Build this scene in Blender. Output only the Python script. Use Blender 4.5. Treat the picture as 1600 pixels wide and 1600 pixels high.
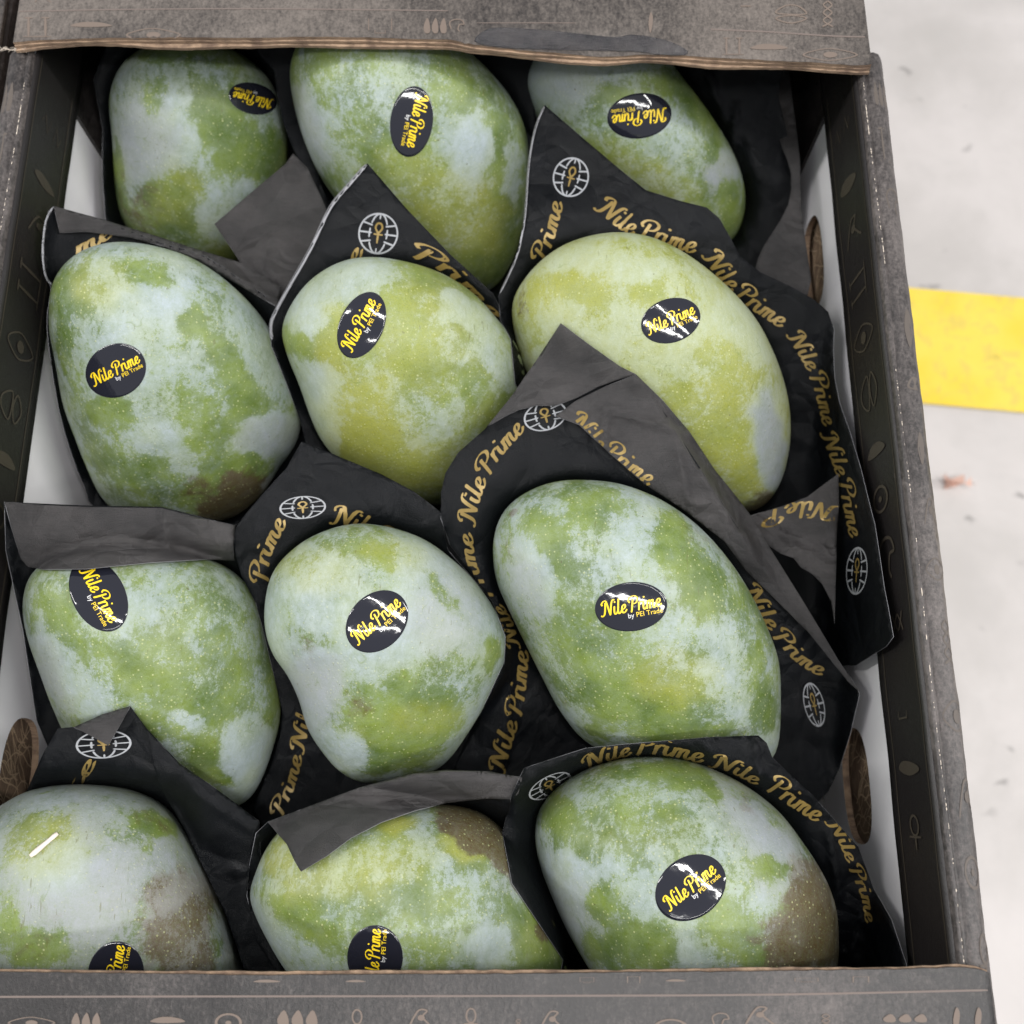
import bpy, bmesh, math, random
import numpy as np
from mathutils import Vector, noise, Matrix
from mathutils.bvhtree import BVHTree
from mathutils.geometry import delaunay_2d_cdt
random.seed(5)
for o in list(bpy.data.objects): bpy.data.objects.remove(o)
sc = bpy.context.scene
C = sc.collection
rad = math.radians

# ------------------------------------------------------------------ camera, light, exposure
ZR = 0.53                      # height of the open carton's rim above the floor
TILT = rad(16.2)
CAM = Vector((0.0255, 0.0457, ZR + 0.3243))
cd = bpy.data.cameras.new('camera'); cam = bpy.data.objects.new('camera', cd); C.objects.link(cam)
cam.location = CAM; cam.rotation_euler = (TILT, 0, 0)
cd.lens = 36; cd.sensor_width = 36; cd.clip_start = 0.01; cd.clip_end = 100
cd.dof.use_dof = True; cd.dof.focus_distance = 0.335; cd.dof.aperture_fstop = 13
sc.camera = cam
W = bpy.data.worlds.new('World'); sc.world = W; W.use_nodes = True
W.node_tree.nodes['Background'].inputs[0].default_value = (0.93, 0.95, 1.0, 1)
W.node_tree.nodes['Background'].inputs[1].default_value = 0.47
def strip_light(x, y, z, lx, ly, power, rot=0):
    d = bpy.data.lights.new('strip_light', 'AREA'); d.shape = 'RECTANGLE'; d.size = lx; d.size_y = ly
    d.energy = power; d.color = (1.0, 0.985, 0.96)
    o = bpy.data.objects.new('strip_light', d); C.objects.link(o); o.location = (x, y, z)
    o.rotation_euler = (Vector((0, 0.1, ZR)) - Vector((x, y, z))).to_track_quat('-Z', 'Y').to_euler()
    o.rotation_euler.rotate_axis('Z', rot)
    return o
strip_light(-2.6, 0.5, 2.2, 0.10, 3.0, 48)
strip_light(0.5, -0.2, 3.3, 0.09, 2.6, 44)
strip_light(2.8, 0.2, 2.1, 0.10, 3.0, 48)
strip_light(0.15, -1.2, 3.0, 2.0, 0.09, 24)
sc.view_settings.view_transform = 'Standard'; sc.view_settings.look = 'None'
sc.view_settings.exposure = 0.2; sc.view_settings.gamma = 1

# ------------------------------------------------------------------ helpers
RT = Vector((1, 0, 0)); UP = Vector((0, math.cos(TILT), math.sin(TILT))); FW = Vector((0, math.sin(TILT), -math.cos(TILT)))
def ray(px, py):
    return (FW + RT*((px-800)/1600) + UP*((800-py)/1600)).normalized()
def at_z(px, py, z):
    d = ray(px, py); return CAM + d*((z-CAM.z)/d.z)
def at_x(px, py, x):
    d = ray(px, py); return CAM + d*((x-CAM.x)/d.x)
def topx(p):
    v = p-CAM; f = v.dot(FW); return (800+1600*v.dot(RT)/f, 800-1600*v.dot(UP)/f)
def tag(o, label=None, cat=None, group=None, kind=None):
    for k, v in (('label', label), ('category', cat), ('group', group), ('kind', kind)):
        if v: o[k] = v
    return o
def empty(name, loc=(0, 0, 0)):
    o = bpy.data.objects.new(name, None); C.objects.link(o); o.location = loc; o.empty_display_size = 0.02; return o
def mesh_obj(name, vs, fs, mats, parent=None, smooth=True, origin=None, mi=None):
    me = bpy.data.meshes.new(name)
    org = Vector(origin) if origin is not None else Vector((0, 0, 0))
    me.from_pydata([tuple(Vector(v)-org) for v in vs], [], fs); me.update()
    if not isinstance(mats, (list, tuple)): mats = [mats]
    for m in mats: me.materials.append(m)
    if mi is not None: me.polygons.foreach_set('material_index', mi)
    if smooth: me.polygons.foreach_set('use_smooth', [True]*len(me.polygons))
    o = bpy.data.objects.new(name, me); C.objects.link(o)
    if parent is not None:
        o.parent = parent; o.location = org - world_loc(parent)
    else: o.location = org
    return o
def world_loc(o):
    l = Vector(o.location)
    while o.parent is not None:
        o = o.parent; l += Vector(o.location)
    return l
def boxes_mesh(bl):
    vs, fs = [], []
    for (x0, y0, z0, x1, y1, z1) in bl:
        b = len(vs)
        vs += [(x0,y0,z0),(x1,y0,z0),(x1,y1,z0),(x0,y1,z0),(x0,y0,z1),(x1,y0,z1),(x1,y1,z1),(x0,y1,z1)]
        fs += [tuple(b+i for i in f) for f in ((0,3,2,1),(4,5,6,7),(0,1,5,4),(1,2,6,5),(2,3,7,6),(3,0,4,7))]
    return vs, fs
def box(name, b, m, parent=None, bev=0.0):
    vs, fs = boxes_mesh([b])
    c = ((b[0]+b[3])/2, (b[1]+b[4])/2, (b[2]+b[5])/2)
    o = mesh_obj(name, vs, fs, m, parent, False, c)
    if bev:
        md = o.modifiers.new('bevel', 'BEVEL'); md.width = bev; md.segments = 3
    return o
def lin(r, g, b):
    f = lambda c: (c/255/12.92 if c <= 10 else ((c/255+0.055)/1.055)**2.4)
    return (f(r), f(g), f(b), 1)
def nz(x, y, z=0.0, s=1.0): return noise.noise(Vector((x*s, y*s, z)))

# ------------------------------------------------------------------ materials
class NT:
    def __init__(s, name):
        s.m = bpy.data.materials.new(name); s.m.use_nodes = True; s.t = s.m.node_tree
        s.b = s.t.nodes['Principled BSDF']
    def n(s, typ, **kw):
        nd = s.t.nodes.new(typ)
        for k, v in kw.items():
            if k.startswith('_'): setattr(nd, k[1:], v)
            else: nd.inputs[k.replace('__', ' ')].default_value = v
        return nd
    def l(s, a, b): s.t.links.new(a, b)
    def noise(s, vec, scale, detail=4, rough=0.55, dist=0.0):
        nd = s.n('ShaderNodeTexNoise', Scale=scale, Detail=detail, Roughness=rough, Distortion=dist)
        if vec is not None: s.l(vec, nd.inputs['Vector'])
        return nd.outputs['Fac']
    def math(s, op, a, b=None, c=None, clamp=False):
        nd = s.n('ShaderNodeMath', _operation=op, _use_clamp=clamp)
        for i, v in enumerate((a, b, c)):
            if v is None: continue
            if isinstance(v, (int, float)): nd.inputs[i].default_value = v
            else: s.l(v, nd.inputs[i])
        return nd.outputs[0]
    def ss(s, v, lo, hi, a=0.0, b=1.0):
        nd = s.n('ShaderNodeMapRange', _interpolation_type='SMOOTHSTEP')
        nd.inputs['From Min'].default_value = lo; nd.inputs['From Max'].default_value = hi
        nd.inputs['To Min'].default_value = a; nd.inputs['To Max'].default_value = b
        s.l(v, nd.inputs['Value']); return nd.outputs['Result']
    def mix(s, f, a, b):
        nd = s.n('ShaderNodeMix', _data_type='RGBA')
        for i, v in ((0, f), (6, a), (7, b)):
            if isinstance(v, (int, float, tuple)): nd.inputs[i].default_value = v
            else: s.l(v, nd.inputs[i])
        return nd.outputs[2]
    def bump(s, h, strength, dist):
        nd = s.n('ShaderNodeBump', Strength=strength, Distance=dist); s.l(h, nd.inputs['Height'])
        s.l(nd.outputs[0], s.b.inputs['Normal']); return nd
def simple(name, col, rough=0.5, metal=0.0, spec=0.5):
    t = NT(name); t.b.inputs['Base Color'].default_value = col; t.b.inputs['Roughness'].default_value = rough
    t.b.inputs['Metallic'].default_value = metal; t.b.inputs['Specular IOR Level'].default_value = spec
    return t.m

def mat_mango():
    t = NT('mango_skin')
    tc = t.n('ShaderNodeTexCoord'); oi = t.n('ShaderNodeObjectInfo')
    add = t.n('ShaderNodeVectorMath', _operation='ADD')
    sc_ = t.n('ShaderNodeVectorMath', _operation='SCALE'); sc_.inputs[0].default_value = (3.1, 5.3, 2.2)
    t.l(oi.outputs['Random'], sc_.inputs['Scale']); t.l(tc.outputs['Object'], add.inputs[0]); t.l(sc_.outputs[0], add.inputs[1])
    P = add.outputs[0]
    stn = t.n('ShaderNodeMapping'); stn.inputs['Scale'].default_value = (1.25, 0.62, 1.0); stn.inputs['Rotation'].default_value = (0.0, 0.0, -0.45)
    t.l(P, stn.inputs['Vector']); PS = stn.outputs[0]
    at = t.n('ShaderNodeAttribute', _attribute_name='skin')
    sep = t.n('ShaderNodeSeparateColor'); t.l(at.outputs['Color'], sep.inputs[0])
    g, y, b = sep.outputs[0], sep.outputs[1], sep.outputs[2]
    at2 = t.n('ShaderNodeAttribute', _attribute_name='bloom_tint')
    lil = at2.outputs['Fac']
    big = t.noise(P, 32, 3, 0.5, 0.3); mid = t.noise(PS, 105, 6, 0.68, 0.5); fine = t.noise(P, 700, 5, 0.75)
    # exposure of bare skin through the waxy bloom
    e = t.math('ADD', g, t.math('MULTIPLY', t.math('SUBTRACT', big, 0.5), 0.95))
    e = t.math('ADD', e, t.math('MULTIPLY', t.math('SUBTRACT', mid, 0.5), 1.25))
    e = t.math('ADD', e, t.math('MULTIPLY', t.math('SUBTRACT', t.noise(P, 240, 5, 0.7, 0.6), 0.5), 0.95))
    e = t.math('ADD', e, t.math('MULTIPLY', t.math('SUBTRACT', fine, 0.5), 0.85))
    e = t.math('ADD', e, 0.08)
    mpa = t.n('ShaderNodeMapping'); mpa.inputs['Scale'].default_value = (1.0, 0.22, 1.0); mpa.inputs['Rotation'].default_value = (0.1, 0.5, -0.6); t.l(P, mpa.inputs['Vector'])
    rub = t.noise(mpa.outputs[0], 620, 4, 0.75, 0.4)
    e2 = t.math('ADD', e, t.math('MULTIPLY', t.math('SUBTRACT', rub, 0.5), 0.8))
    grain = t.noise(P, 2100, 3, 0.8)
    e2 = t.math('ADD', e2, t.math('MULTIPLY', t.math('SUBTRACT', grain, 0.5), 0.8))
    soft = t.ss(e, -0.1, 1.0); hard = t.ss(e2, 0.46, 0.60)
    film = t.ss(t.noise(P, 210, 5, 0.7, 0.5), 0.3, 0.7)
    bare = t.math('ADD', t.math('MULTIPLY', soft, 0.54), t.math('MULTIPLY', hard, 0.32))
    bare = t.math('ADD', bare, t.math('MULTIPLY', film, 0.16), clamp=True)
    # skin colours
    hue = t.noise(P, 55, 3, 0.55, 0.2)
    green = t.mix(t.ss(hue, 0.35, 0.66), lin(80, 102, 36), lin(120, 138, 62))
    yv = t.math('ADD', y, t.math('MULTIPLY', t.math('SUBTRACT', t.noise(P, 70, 4, 0.6), 0.5), 0.7))
    skin = t.mix(t.ss(yv, 0.20, 1.15), green, lin(156, 158, 66))
    bv = t.math('ADD', b, t.math('MULTIPLY', t.math('SUBTRACT', t.noise(P, 120, 6, 0.75, 0.5), 0.5), 1.7))
    bm_ = t.ss(bv, 0.28, 0.78)
    skin = t.mix(bm_, skin, t.mix(hue, lin(66, 45, 40), lin(100, 82, 48)))
    bl = t.mix(t.ss(t.noise(P, 60, 3, 0.5), 0.35, 0.7), lin(172, 184, 192), lin(177, 188, 178))
    bl = t.mix(t.ss(y, 0.25, 1.0, 0.0, 0.7), bl, lin(180, 188, 146))
    veil = t.math('ADD', t.math('MULTIPLY', t.noise(PS, 38, 4, 0.6, 0.4), 0.6), t.math('MULTIPLY', t.noise(PS, 330, 5, 0.75), 0.5))
    bl = t.mix(t.ss(veil, 0.42, 0.78, 0.03, 0.46), bl, skin)
    bl = t.mix(t.math('MULTIPLY', lil, 0.85), bl, lin(150, 152, 160))
    bl = t.mix(t.math('MULTIPLY', bm_, 0.5), bl, lin(128, 120, 104))
    col = t.mix(bare, bl, skin)
    # fine scuffing of the wax
    scf = t.ss(t.noise(P, 1500, 3, 0.8), 0.35, 0.68)
    col = t.mix(t.math('MULTIPLY', scf, t.math('MULTIPLY_ADD', bare, 0.10, 0.16)), col, lin(126, 142, 100))
    # lenticels
    wv = t.n('ShaderNodeTexVoronoi', Scale=640.0, Randomness=0.9); t.l(P, wv.inputs['Vector'])
    dsz = t.n('ShaderNodeSeparateColor'); t.l(wv.outputs['Color'], dsz.inputs[0])
    r0 = t.math('MULTIPLY_ADD', dsz.outputs[0], 0.20, 0.12)
    dot = t.math('SUBTRACT', 1.0, t.math('DIVIDE', wv.outputs['Distance'], r0), clamp=True)
    dot = t.ss(dot, 0.0, 0.55)
    col = t.mix(t.math('MULTIPLY', dot, t.math('MULTIPLY_ADD', bare, 0.40, 0.16)), col, lin(202, 206, 152))
    col = t.mix(t.math('MULTIPLY', t.ss(grain, 0.48, 0.66), t.math('MULTIPLY_ADD', bare, 0.22, 0.06)), col, lin(70, 84, 40))
    hl = t.math('ABSOLUTE', t.math('SUBTRACT', t.noise(PS, 55, 2, 0.5, 1.2), 0.5))
    hg = t.math('MULTIPLY', t.ss(t.noise(P, 75, 3, 0.6), 0.50, 0.60), t.ss(hl, 0.0, 0.008, 1.0, 0.0))
    col = t.mix(t.math('MULTIPLY', hg, 0.38), col, lin(108, 126, 66))
    # tiny dark scratches
    mp = t.n('ShaderNodeMapping'); mp.inputs['Scale'].default_value = (1.0, 0.16, 1.0); mp.inputs['Rotation'].default_value = (0.4, 0.2, 0.8)
    t.l(P, mp.inputs['Vector'])
    sr = t.math('MULTIPLY', t.ss(t.noise(mp.outputs[0], 1100, 2, 0.5), 0.64, 0.71), t.ss(t.noise(P, 60, 2, 0.5), 0.46, 0.60))
    col = t.mix(t.math('MULTIPLY', sr, 0.5), col, lin(96, 96, 52))
    spk = t.ss(t.noise(P, 520, 2, 0.5), 0.75, 0.79)
    col = t.mix(t.math('MULTIPLY', spk, 0.7), col, lin(84, 74, 46))
    t.l(col, t.b.inputs['Base Color'])
    rg = t.math('MULTIPLY_ADD', bare, -0.10, 0.50); t.l(rg, t.b.inputs['Roughness'])
    t.b.inputs['Specular IOR Level'].default_value = 0.42
    h = t.math('ADD', t.math('MULTIPLY', dot, 0.25), t.math('ADD', t.math('MULTIPLY', fine, 0.5), t.math('MULTIPLY', mid, 1.2)))
    t.bump(h, 0.5, 0.0006)
    return t.m
def mat_paper(name, c0, c1, rough, bump=0.25, spec=0.4):
    t = NT(name); tc = t.n('ShaderNodeTexCoord'); P = tc.outputs['Object']
    n1 = t.noise(P, 45, 4, 0.6); n2 = t.noise(P, 2600, 3, 0.7)
    mp = t.n('ShaderNodeMapping'); mp.inputs['Scale'].default_value = (1, 14, 1); mp.inputs['Rotation'].default_value = (0, 0, 0.5); t.l(P, mp.inputs['Vector'])
    n3 = t.noise(mp.outputs[0], 160, 3, 0.6)
    f = t.math('ADD', t.math('MULTIPLY', n1, 0.6), t.math('ADD', t.math('MULTIPLY', n2, 0.25), t.math('MULTIPLY', n3, 0.2)))
    t.l(t.mix(t.ss(f, 0.35, 0.72), c0, c1), t.b.inputs['Base Color'])
    t.l(t.math('MULTIPLY_ADD', n1, 0.16, rough-0.08), t.b.inputs['Roughness'])
    t.b.inputs['Specular IOR Level'].default_value = spec
    def rdg(s_, d_): return t.math('ABSOLUTE', t.math('SUBTRACT', t.noise(P, s_, 1, 0.4, d_), 0.5))
    cr1 = rdg(16, 0.6); cr2 = rdg(42, 0.8); cr3 = rdg(110, 0.5)
    gate = t.ss(t.noise(P, 14, 2, 0.5), 0.42, 0.62)
    cz = t.math('ADD', t.math('MULTIPLY', cr1, 22.0), t.math('MULTIPLY', gate, t.math('ADD', t.math('MULTIPLY', cr2, 9.0), t.math('MULTIPLY', cr3, 2.5))))
    wn = t.n('ShaderNodeTexNoise', Scale=20.0, Detail=2.0); t.l(P, wn.inputs['Vector'])
    wm = t.n('ShaderNodeVectorMath', _operation='MULTIPLY_ADD'); wm.inputs[1].default_value = (0.03, 0.03, 0.03); t.l(wn.outputs['Color'], wm.inputs[0]); t.l(P, wm.inputs[2])
    vo = t.n('ShaderNodeTexVoronoi', _feature='DISTANCE_TO_EDGE', Scale=34.0, Randomness=1.0); t.l(wm.outputs[0], vo.inputs['Vector'])
    vo2 = t.n('ShaderNodeTexVoronoi', _feature='DISTANCE_TO_EDGE', Scale=90.0, Randomness=1.0); t.l(wm.outputs[0], vo2.inputs['Vector'])
    g2 = t.ss(t.noise(P, 22, 2, 0.5), 0.44, 0.60)
    cz = t.math('ADD', cz, t.math('ADD', t.math('MULTIPLY', vo.outputs['Distance'], 9.0), t.math('MULTIPLY', g2, t.math('MULTIPLY', vo2.outputs['Distance'], 6.0))))
    hh = t.math('ADD', n2, t.math('ADD', t.math('MULTIPLY', n1, 1.0), cz)); t.bump(hh, bump, 0.0010)
    return t.m
def mat_print(name, scuff_glare=0.5, warm=0.0):
    """black printed cardboard, scuffed to pale fibres; the pale tone also paints in the glare on the board"""
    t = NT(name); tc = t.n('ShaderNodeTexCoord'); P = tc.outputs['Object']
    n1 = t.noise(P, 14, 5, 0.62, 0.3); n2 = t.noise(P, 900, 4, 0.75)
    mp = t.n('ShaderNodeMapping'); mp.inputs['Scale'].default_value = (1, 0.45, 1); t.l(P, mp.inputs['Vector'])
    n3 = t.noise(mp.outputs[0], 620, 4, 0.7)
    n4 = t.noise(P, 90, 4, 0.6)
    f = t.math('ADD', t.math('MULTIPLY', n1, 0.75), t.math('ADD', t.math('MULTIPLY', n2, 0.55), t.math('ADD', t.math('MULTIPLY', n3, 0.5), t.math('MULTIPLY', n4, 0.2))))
    w = t.ss(f, 1.20-0.5*scuff_glare, 1.85-0.5*scuff_glare)
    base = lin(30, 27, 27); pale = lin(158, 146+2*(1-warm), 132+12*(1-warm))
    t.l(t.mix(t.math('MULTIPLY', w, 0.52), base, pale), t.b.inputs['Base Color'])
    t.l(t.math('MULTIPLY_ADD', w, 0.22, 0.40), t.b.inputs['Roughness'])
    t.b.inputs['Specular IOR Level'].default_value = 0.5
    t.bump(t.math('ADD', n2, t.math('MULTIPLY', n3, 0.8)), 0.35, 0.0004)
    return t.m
def mat_kraft():
    t = NT('kraft_board'); tc = t.n('ShaderNodeTexCoord'); P = tc.outputs['Object']
    mp = t.n('ShaderNodeMapping'); mp.inputs['Scale'].default_value = (1, 1, 9); t.l(P, mp.inputs['Vector'])
    n = t.noise(mp.outputs[0], 240, 5, 0.7); n2 = t.noise(P, 60, 3, 0.6)
    t.l(t.mix(t.ss(t.math('ADD', t.math('MULTIPLY', n, 0.6), t.math('MULTIPLY', n2, 0.4)), 0.35, 0.66), lin(98, 79, 66), lin(168, 142, 118)), t.b.inputs['Base Color'])
    t.b.inputs['Roughness'].default_value = 0.85; t.bump(n, 0.5, 0.0006)
    return t.m
def mat_floor():
    t = NT('concrete_floor'); tc = t.n('ShaderNodeTexCoord'); P = tc.outputs['Object']
    n1 = t.noise(P, 7, 5, 0.6, 0.3); n2 = t.noise(P, 60, 5, 0.65)
    base = t.mix(t.ss(n1, 0.3, 0.7), lin(188, 183, 179), lin(208, 202, 199))
    base = t.mix(t.ss(n2, 0.5, 0.75, 0, 0.25), base, lin(188, 184, 182))
    v = t.n('ShaderNodeTexVoronoi', Scale=30.0, Randomness=1.0)
    wv = t.n('ShaderNodeMapping'); wv.inputs['Scale'].default_value = (0.6, 1.3, 1)
    wn = t.n('ShaderNodeTexNoise', Scale=40.0, Detail=3.0); t.l(P, wn.inputs['Vector'])
    wa = t.n('ShaderNodeVectorMath', _operation='MULTIPLY_ADD'); wa.inputs[1].default_value = (0.03, 0.03, 0.03)
    t.l(wn.outputs['Color'], wa.inputs[0]); t.l(P, wa.inputs[2]); t.l(wa.outputs[0], wv.inputs['Vector']); t.l(wv.outputs[0], v.inputs['Vector'])
    pick = t.n('ShaderNodeSeparateColor'); t.l(v.outputs['Color'], pick.inputs[0])
    sp = t.math('MULTIPLY', t.ss(v.outputs['Distance'], 0.06, 0.2, 1.0, 0.0), t.ss(pick.outputs[0], 0.5, 0.8))
    base = t.mix(t.math('MULTIPLY', sp, 0.7), base, lin(122, 118, 116))
    return t, base, P, n2, sp
def floor_mats():
    t, base, P, n2, sp = mat_floor()
    t.l(base, t.b.inputs['Base Color']); t.b.inputs['Roughness'].default_value = 0.6
    t.bump(n2, 0.2, 0.001)
    t2, base2, P2, m2, sp2 = mat_floor(); t2.m.name = 'yellow_floor_paint'
    y = t2.mix(t2.ss(t2.noise(P2, 12, 4, 0.6), 0.3, 0.7), lin(236, 204, 58), lin(242, 214, 88))
    wear = t2.ss(t2.noise(P2, 60, 6, 0.78, 0.6), 0.50, 0.60)
    y = t2.mix(t2.math('MULTIPLY', wear, 0.5), y, lin(206, 186, 100))
    y = t2.mix(t2.math('MULTIPLY', sp2, 0.8), y, lin(120, 108, 60))
    t2.l(y, t2.b.inputs['Base Color']); t2.b.inputs['Roughness'].default_value = 0.5
    return t.m, t2.m
def mat_white():
    t = NT('white_liner'); tc = t.n('ShaderNodeTexCoord'); P = tc.outputs['Object']
    t.l(t.mix(t.ss(t.noise(P, 20, 4, 0.6), 0.3, 0.7), lin(236, 234, 238), lin(243, 241, 244)), t.b.inputs['Base Color'])
    t.b.inputs['Roughness'].default_value = 0.55
    return t.m
def mat_sticker():
    t = NT('sticker_black'); tc = t.n('ShaderNodeTexCoord'); P = tc.outputs['Object']
    t.b.inputs['Base Color'].default_value = lin(32, 33, 42); t.b.inputs['Roughness'].default_value = 0.07
    t.b.inputs['Specular IOR Level'].default_value = 0.6
    wv = t.noise(P, 60, 2, 0.5, 0.6); w2 = t.noise(P, 260, 2, 0.5)
    t.bump(t.math('ADD', wv, t.math('MULTIPLY', w2, 0.30)), 0.38, 0.0006)
    return t.m
M = dict(mango=mat_mango(), front=mat_paper('paper_printed_black', lin(8, 10, 13), lin(15, 17, 21), 0.36, 0.5, 0.20),
         back=mat_paper('paper_reverse_grey', lin(56, 55, 56), lin(86, 83, 83), 0.48, 1.0, 0.42),
         edge=simple('paper_cut_edge', lin(150, 150, 155), 0.7),
         prt=mat_print('printed_board', 0.58), prt2=mat_print('printed_board_scuff_glare', 1.02, 0.5), prt3=mat_print('printed_board_inner', 0.02),
         rim=mat_print('printed_board_fold', 0.85), ink=simple('kraft_print', lin(128, 106, 88), 0.6), ink2=simple('kraft_print_faint', lin(60, 54, 46), 0.5),  # rim: its paleness stands in for the bright glare band along the fold
         ink4=simple('kraft_print_rubbed', lin(88, 80, 74), 0.6), ink3=simple('kraft_print_worn', lin(112, 99, 90), 0.7), inkline=simple('kraft_line_worn', lin(112, 100, 94), 0.7),
         kraft=mat_kraft(), white=mat_white(), stick=mat_sticker(), sedge=simple('sticker_rim', lin(58, 60, 64), 0.4),
         gold=simple('gold_ink', lin(250, 214, 40), 0.30), pgold=simple('dull_gold_ink', lin(140, 118, 66), 0.38, 0.25), silver=simple('silver_ink', lin(150, 152, 156), 0.45),
         wht=simple('white_ink', lin(225, 225, 225), 0.4), pale=simple('pale_straw', lin(236, 224, 212), 0.7),
         scrib=simple('scribble_print', lin(206, 180, 150), 0.8), scrap=simple('orange_scrap', lin(214, 176, 160), 0.8), fibre_sparkle=simple('torn_fibre', lin(198, 186, 172), 0.9))  # last one: torn fibres, and the painted sparkle on the rim crease
M['floor'], M['yellow'] = floor_mats()

# ------------------------------------------------------------------ strokes: lettering and emblems as flat ink
def cr(pts, n=7, closed=False):
    P = [np.array(p, float) for p in pts]; out = []; N = len(P)
    if N == 2 and not closed:
        return [tuple(P[0]*(1-k/n)+P[1]*(k/n)) for k in range(n+1)]
    rng = range(N) if closed else range(N-1)
    for i in rng:
        if closed: a, b, c, d = P[(i-1) % N], P[i], P[(i+1) % N], P[(i+2) % N]
        else: a = P[max(i-1, 0)]; b = P[i]; c = P[i+1]; d = P[min(i+2, N-1)]
        for k in range(n):
            t = k/n
            out.append(tuple(0.5*((2*b)+(c-a)*t+(2*a-5*b+4*c-d)*t*t+(3*b-a-3*c+d)*t**3)))
    if not closed: out.append(tuple(P[-1]))
    return out
def stroke_quads(line, w, nib=False, closed=False):
    """list of (left, right) pairs"""
    L = []; n = len(line)
    for i in range(n):
        if closed: a = line[(i-1) % n]; b = line[(i+1) % n]
        else: a = line[max(i-1, 0)]; b = line[min(i+1, n-1)]
        dx, dy = b[0]-a[0], b[1]-a[1]; l = math.hypot(dx, dy) or 1e-6; dx /= l; dy /= l
        ww = w
        if nib: ww = w*(0.42+0.58*abs(dy)**1.3)
        if not closed and i in (0, n-1): ww *= 0.6
        L.append(((line[i][0]-dy*ww/2, line[i][1]+dx*ww/2), (line[i][0]+dy*ww/2, line[i][1]-dx*ww/2)))
    if closed: L.append(L[0])
    return L
GL = {
 'N': (1.36, [[(0.0,1.18),(-0.08,1.42),(0.12,1.66),(0.4,1.68),(0.6,1.2),(0.85,0.35),(0.98,0.0)], [(0.36,1.5),(0.34,0.8),(0.26,0.2),(0.02,-0.02),(-0.14,0.12)], [(0.96,0.05),(1.04,0.9),(1.14,1.5),(1.32,1.72),(1.46,1.62)]]),
 'i': (0.46, [[(0.1,0.95),(0.08,0.35),(0.2,0.03),(0.4,0.14),(0.5,0.36)], [(0.12,1.32),(0.16,1.50)]]),
 'l': (0.46, [[(0.14,1.72),(0.1,0.9),(0.08,0.35),(0.2,0.03),(0.4,0.14),(0.5,0.36)]]),
 'e': (0.64, [[(0.1,0.42),(0.36,0.5),(0.5,0.76),(0.36,0.96),(0.14,0.78),(0.08,0.4),(0.24,0.03),(0.5,0.12),(0.68,0.38)]]),
 'P': (1.06, [[(0.42,1.42),(0.36,0.8),(0.28,0.12),(0.2,-0.08)], [(0.06,1.02),(-0.12,1.3),(0.14,1.66),(0.62,1.72),(0.98,1.42),(0.86,0.98),(0.5,0.82)]]),
 'r': (0.54, [[(0.1,0.95),(0.1,0.5),(0.06,0.0)], [(0.1,0.55),(0.24,0.88),(0.42,0.96),(0.52,0.82)]]),
 'm': (1.12, [[(0.1,0.95),(0.1,0.5),(0.06,0.0)], [(0.1,0.6),(0.26,0.92),(0.42,0.86),(0.42,0.4),(0.4,0.0)], [(0.44,0.6),(0.6,0.92),(0.78,0.86),(0.76,0.35),(0.88,0.03),(1.04,0.14),(1.14,0.36)]]),
 ' ': (0.34, []),
}
def word_strokes(text, slant=0.15, w=0.27):
    x = 0; out = []
    for ch in text:
        adv, st = GL[ch]
        for s in st:
            ln = [(x+a+slant*b, b) for a, b in cr(s, 6)]
            out.append(stroke_quads(ln, w, nib=True))
        x += adv
    return out, x
class Ink:
    """collects stroke polygons and pushes every vertex through a mapping onto a real surface"""
    def __init__(s): s.v = []; s.f = []; s.k = 0
    def add(s, quads, mp):
        s.k += 1; ids = []
        for (a, b) in quads:
            pa = mp(a[0], a[1], s.k); pb = mp(b[0], b[1], s.k)
            if pa is None or pb is None: ids.append(None); continue
            s.v += [pa, pb]; ids.append(len(s.v)-2)
        for i in range(len(ids)-1):
            if ids[i] is None or ids[i+1] is None: continue
            q = (ids[i], ids[i]+1, ids[i+1]+1, ids[i+1])
            if (s.v[q[0]]-s.v[q[2]]).length > 0.008: continue
            s.f.append(q)
    def fill(s, loop, mp):
        s.k += 1
        c = (sum(p[0] for p in loop)/len(loop), sum(p[1] for p in loop)/len(loop))
        pc = mp(c[0], c[1], s.k); pl = [mp(p[0], p[1], s.k) for p in loop]
        if pc is None or any(p is None for p in pl): return
        b = len(s.v); s.v += [pc]+pl; n = len(pl)
        for i in range(n): s.f.append((b, b+1+i, b+1+(i+1) % n))
    def build(s, name, m, parent):
        if not s.f: return None
        return tag(mesh_obj(name, s.v, s.f, m, parent, True, s.v[0]), kind='stuff' if name in ('printed_signs', 'printed_line', 'scribble_print', 'gold_lettering') else None)
def px_map(bvh, off, front=True):
    def f(px, py, k=0):
        d = ray(px, py); h = bvh.ray_cast(CAM, d, 2)
        if h[0] is None: return None
        n = h[1] if h[1].dot(d) < 0 else -h[1]
        return h[0] + n*(off+0.000004*(k % 40))
    return f
def path_frame(path):
    ln = cr(path, 12); cum = [0]
    for i in range(1, len(ln)): cum.append(cum[-1]+math.hypot(ln[i][0]-ln[i-1][0], ln[i][1]-ln[i-1][1]))
    def fr(s):
        if s <= 0: i = 1; 
        else:
            i = 1
            while i < len(ln)-1 and cum[i] < s: i += 1
        t = (s-cum[i-1])/(cum[i]-cum[i-1]+1e-9)
        a, b = ln[i-1], ln[i]; dx, dy = b[0]-a[0], b[1]-a[1]; l = math.hypot(dx, dy) or 1e-6
        return a[0]+dx*t, a[1]+dy*t, dx/l, dy/l
    return fr, cum[-1]
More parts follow.
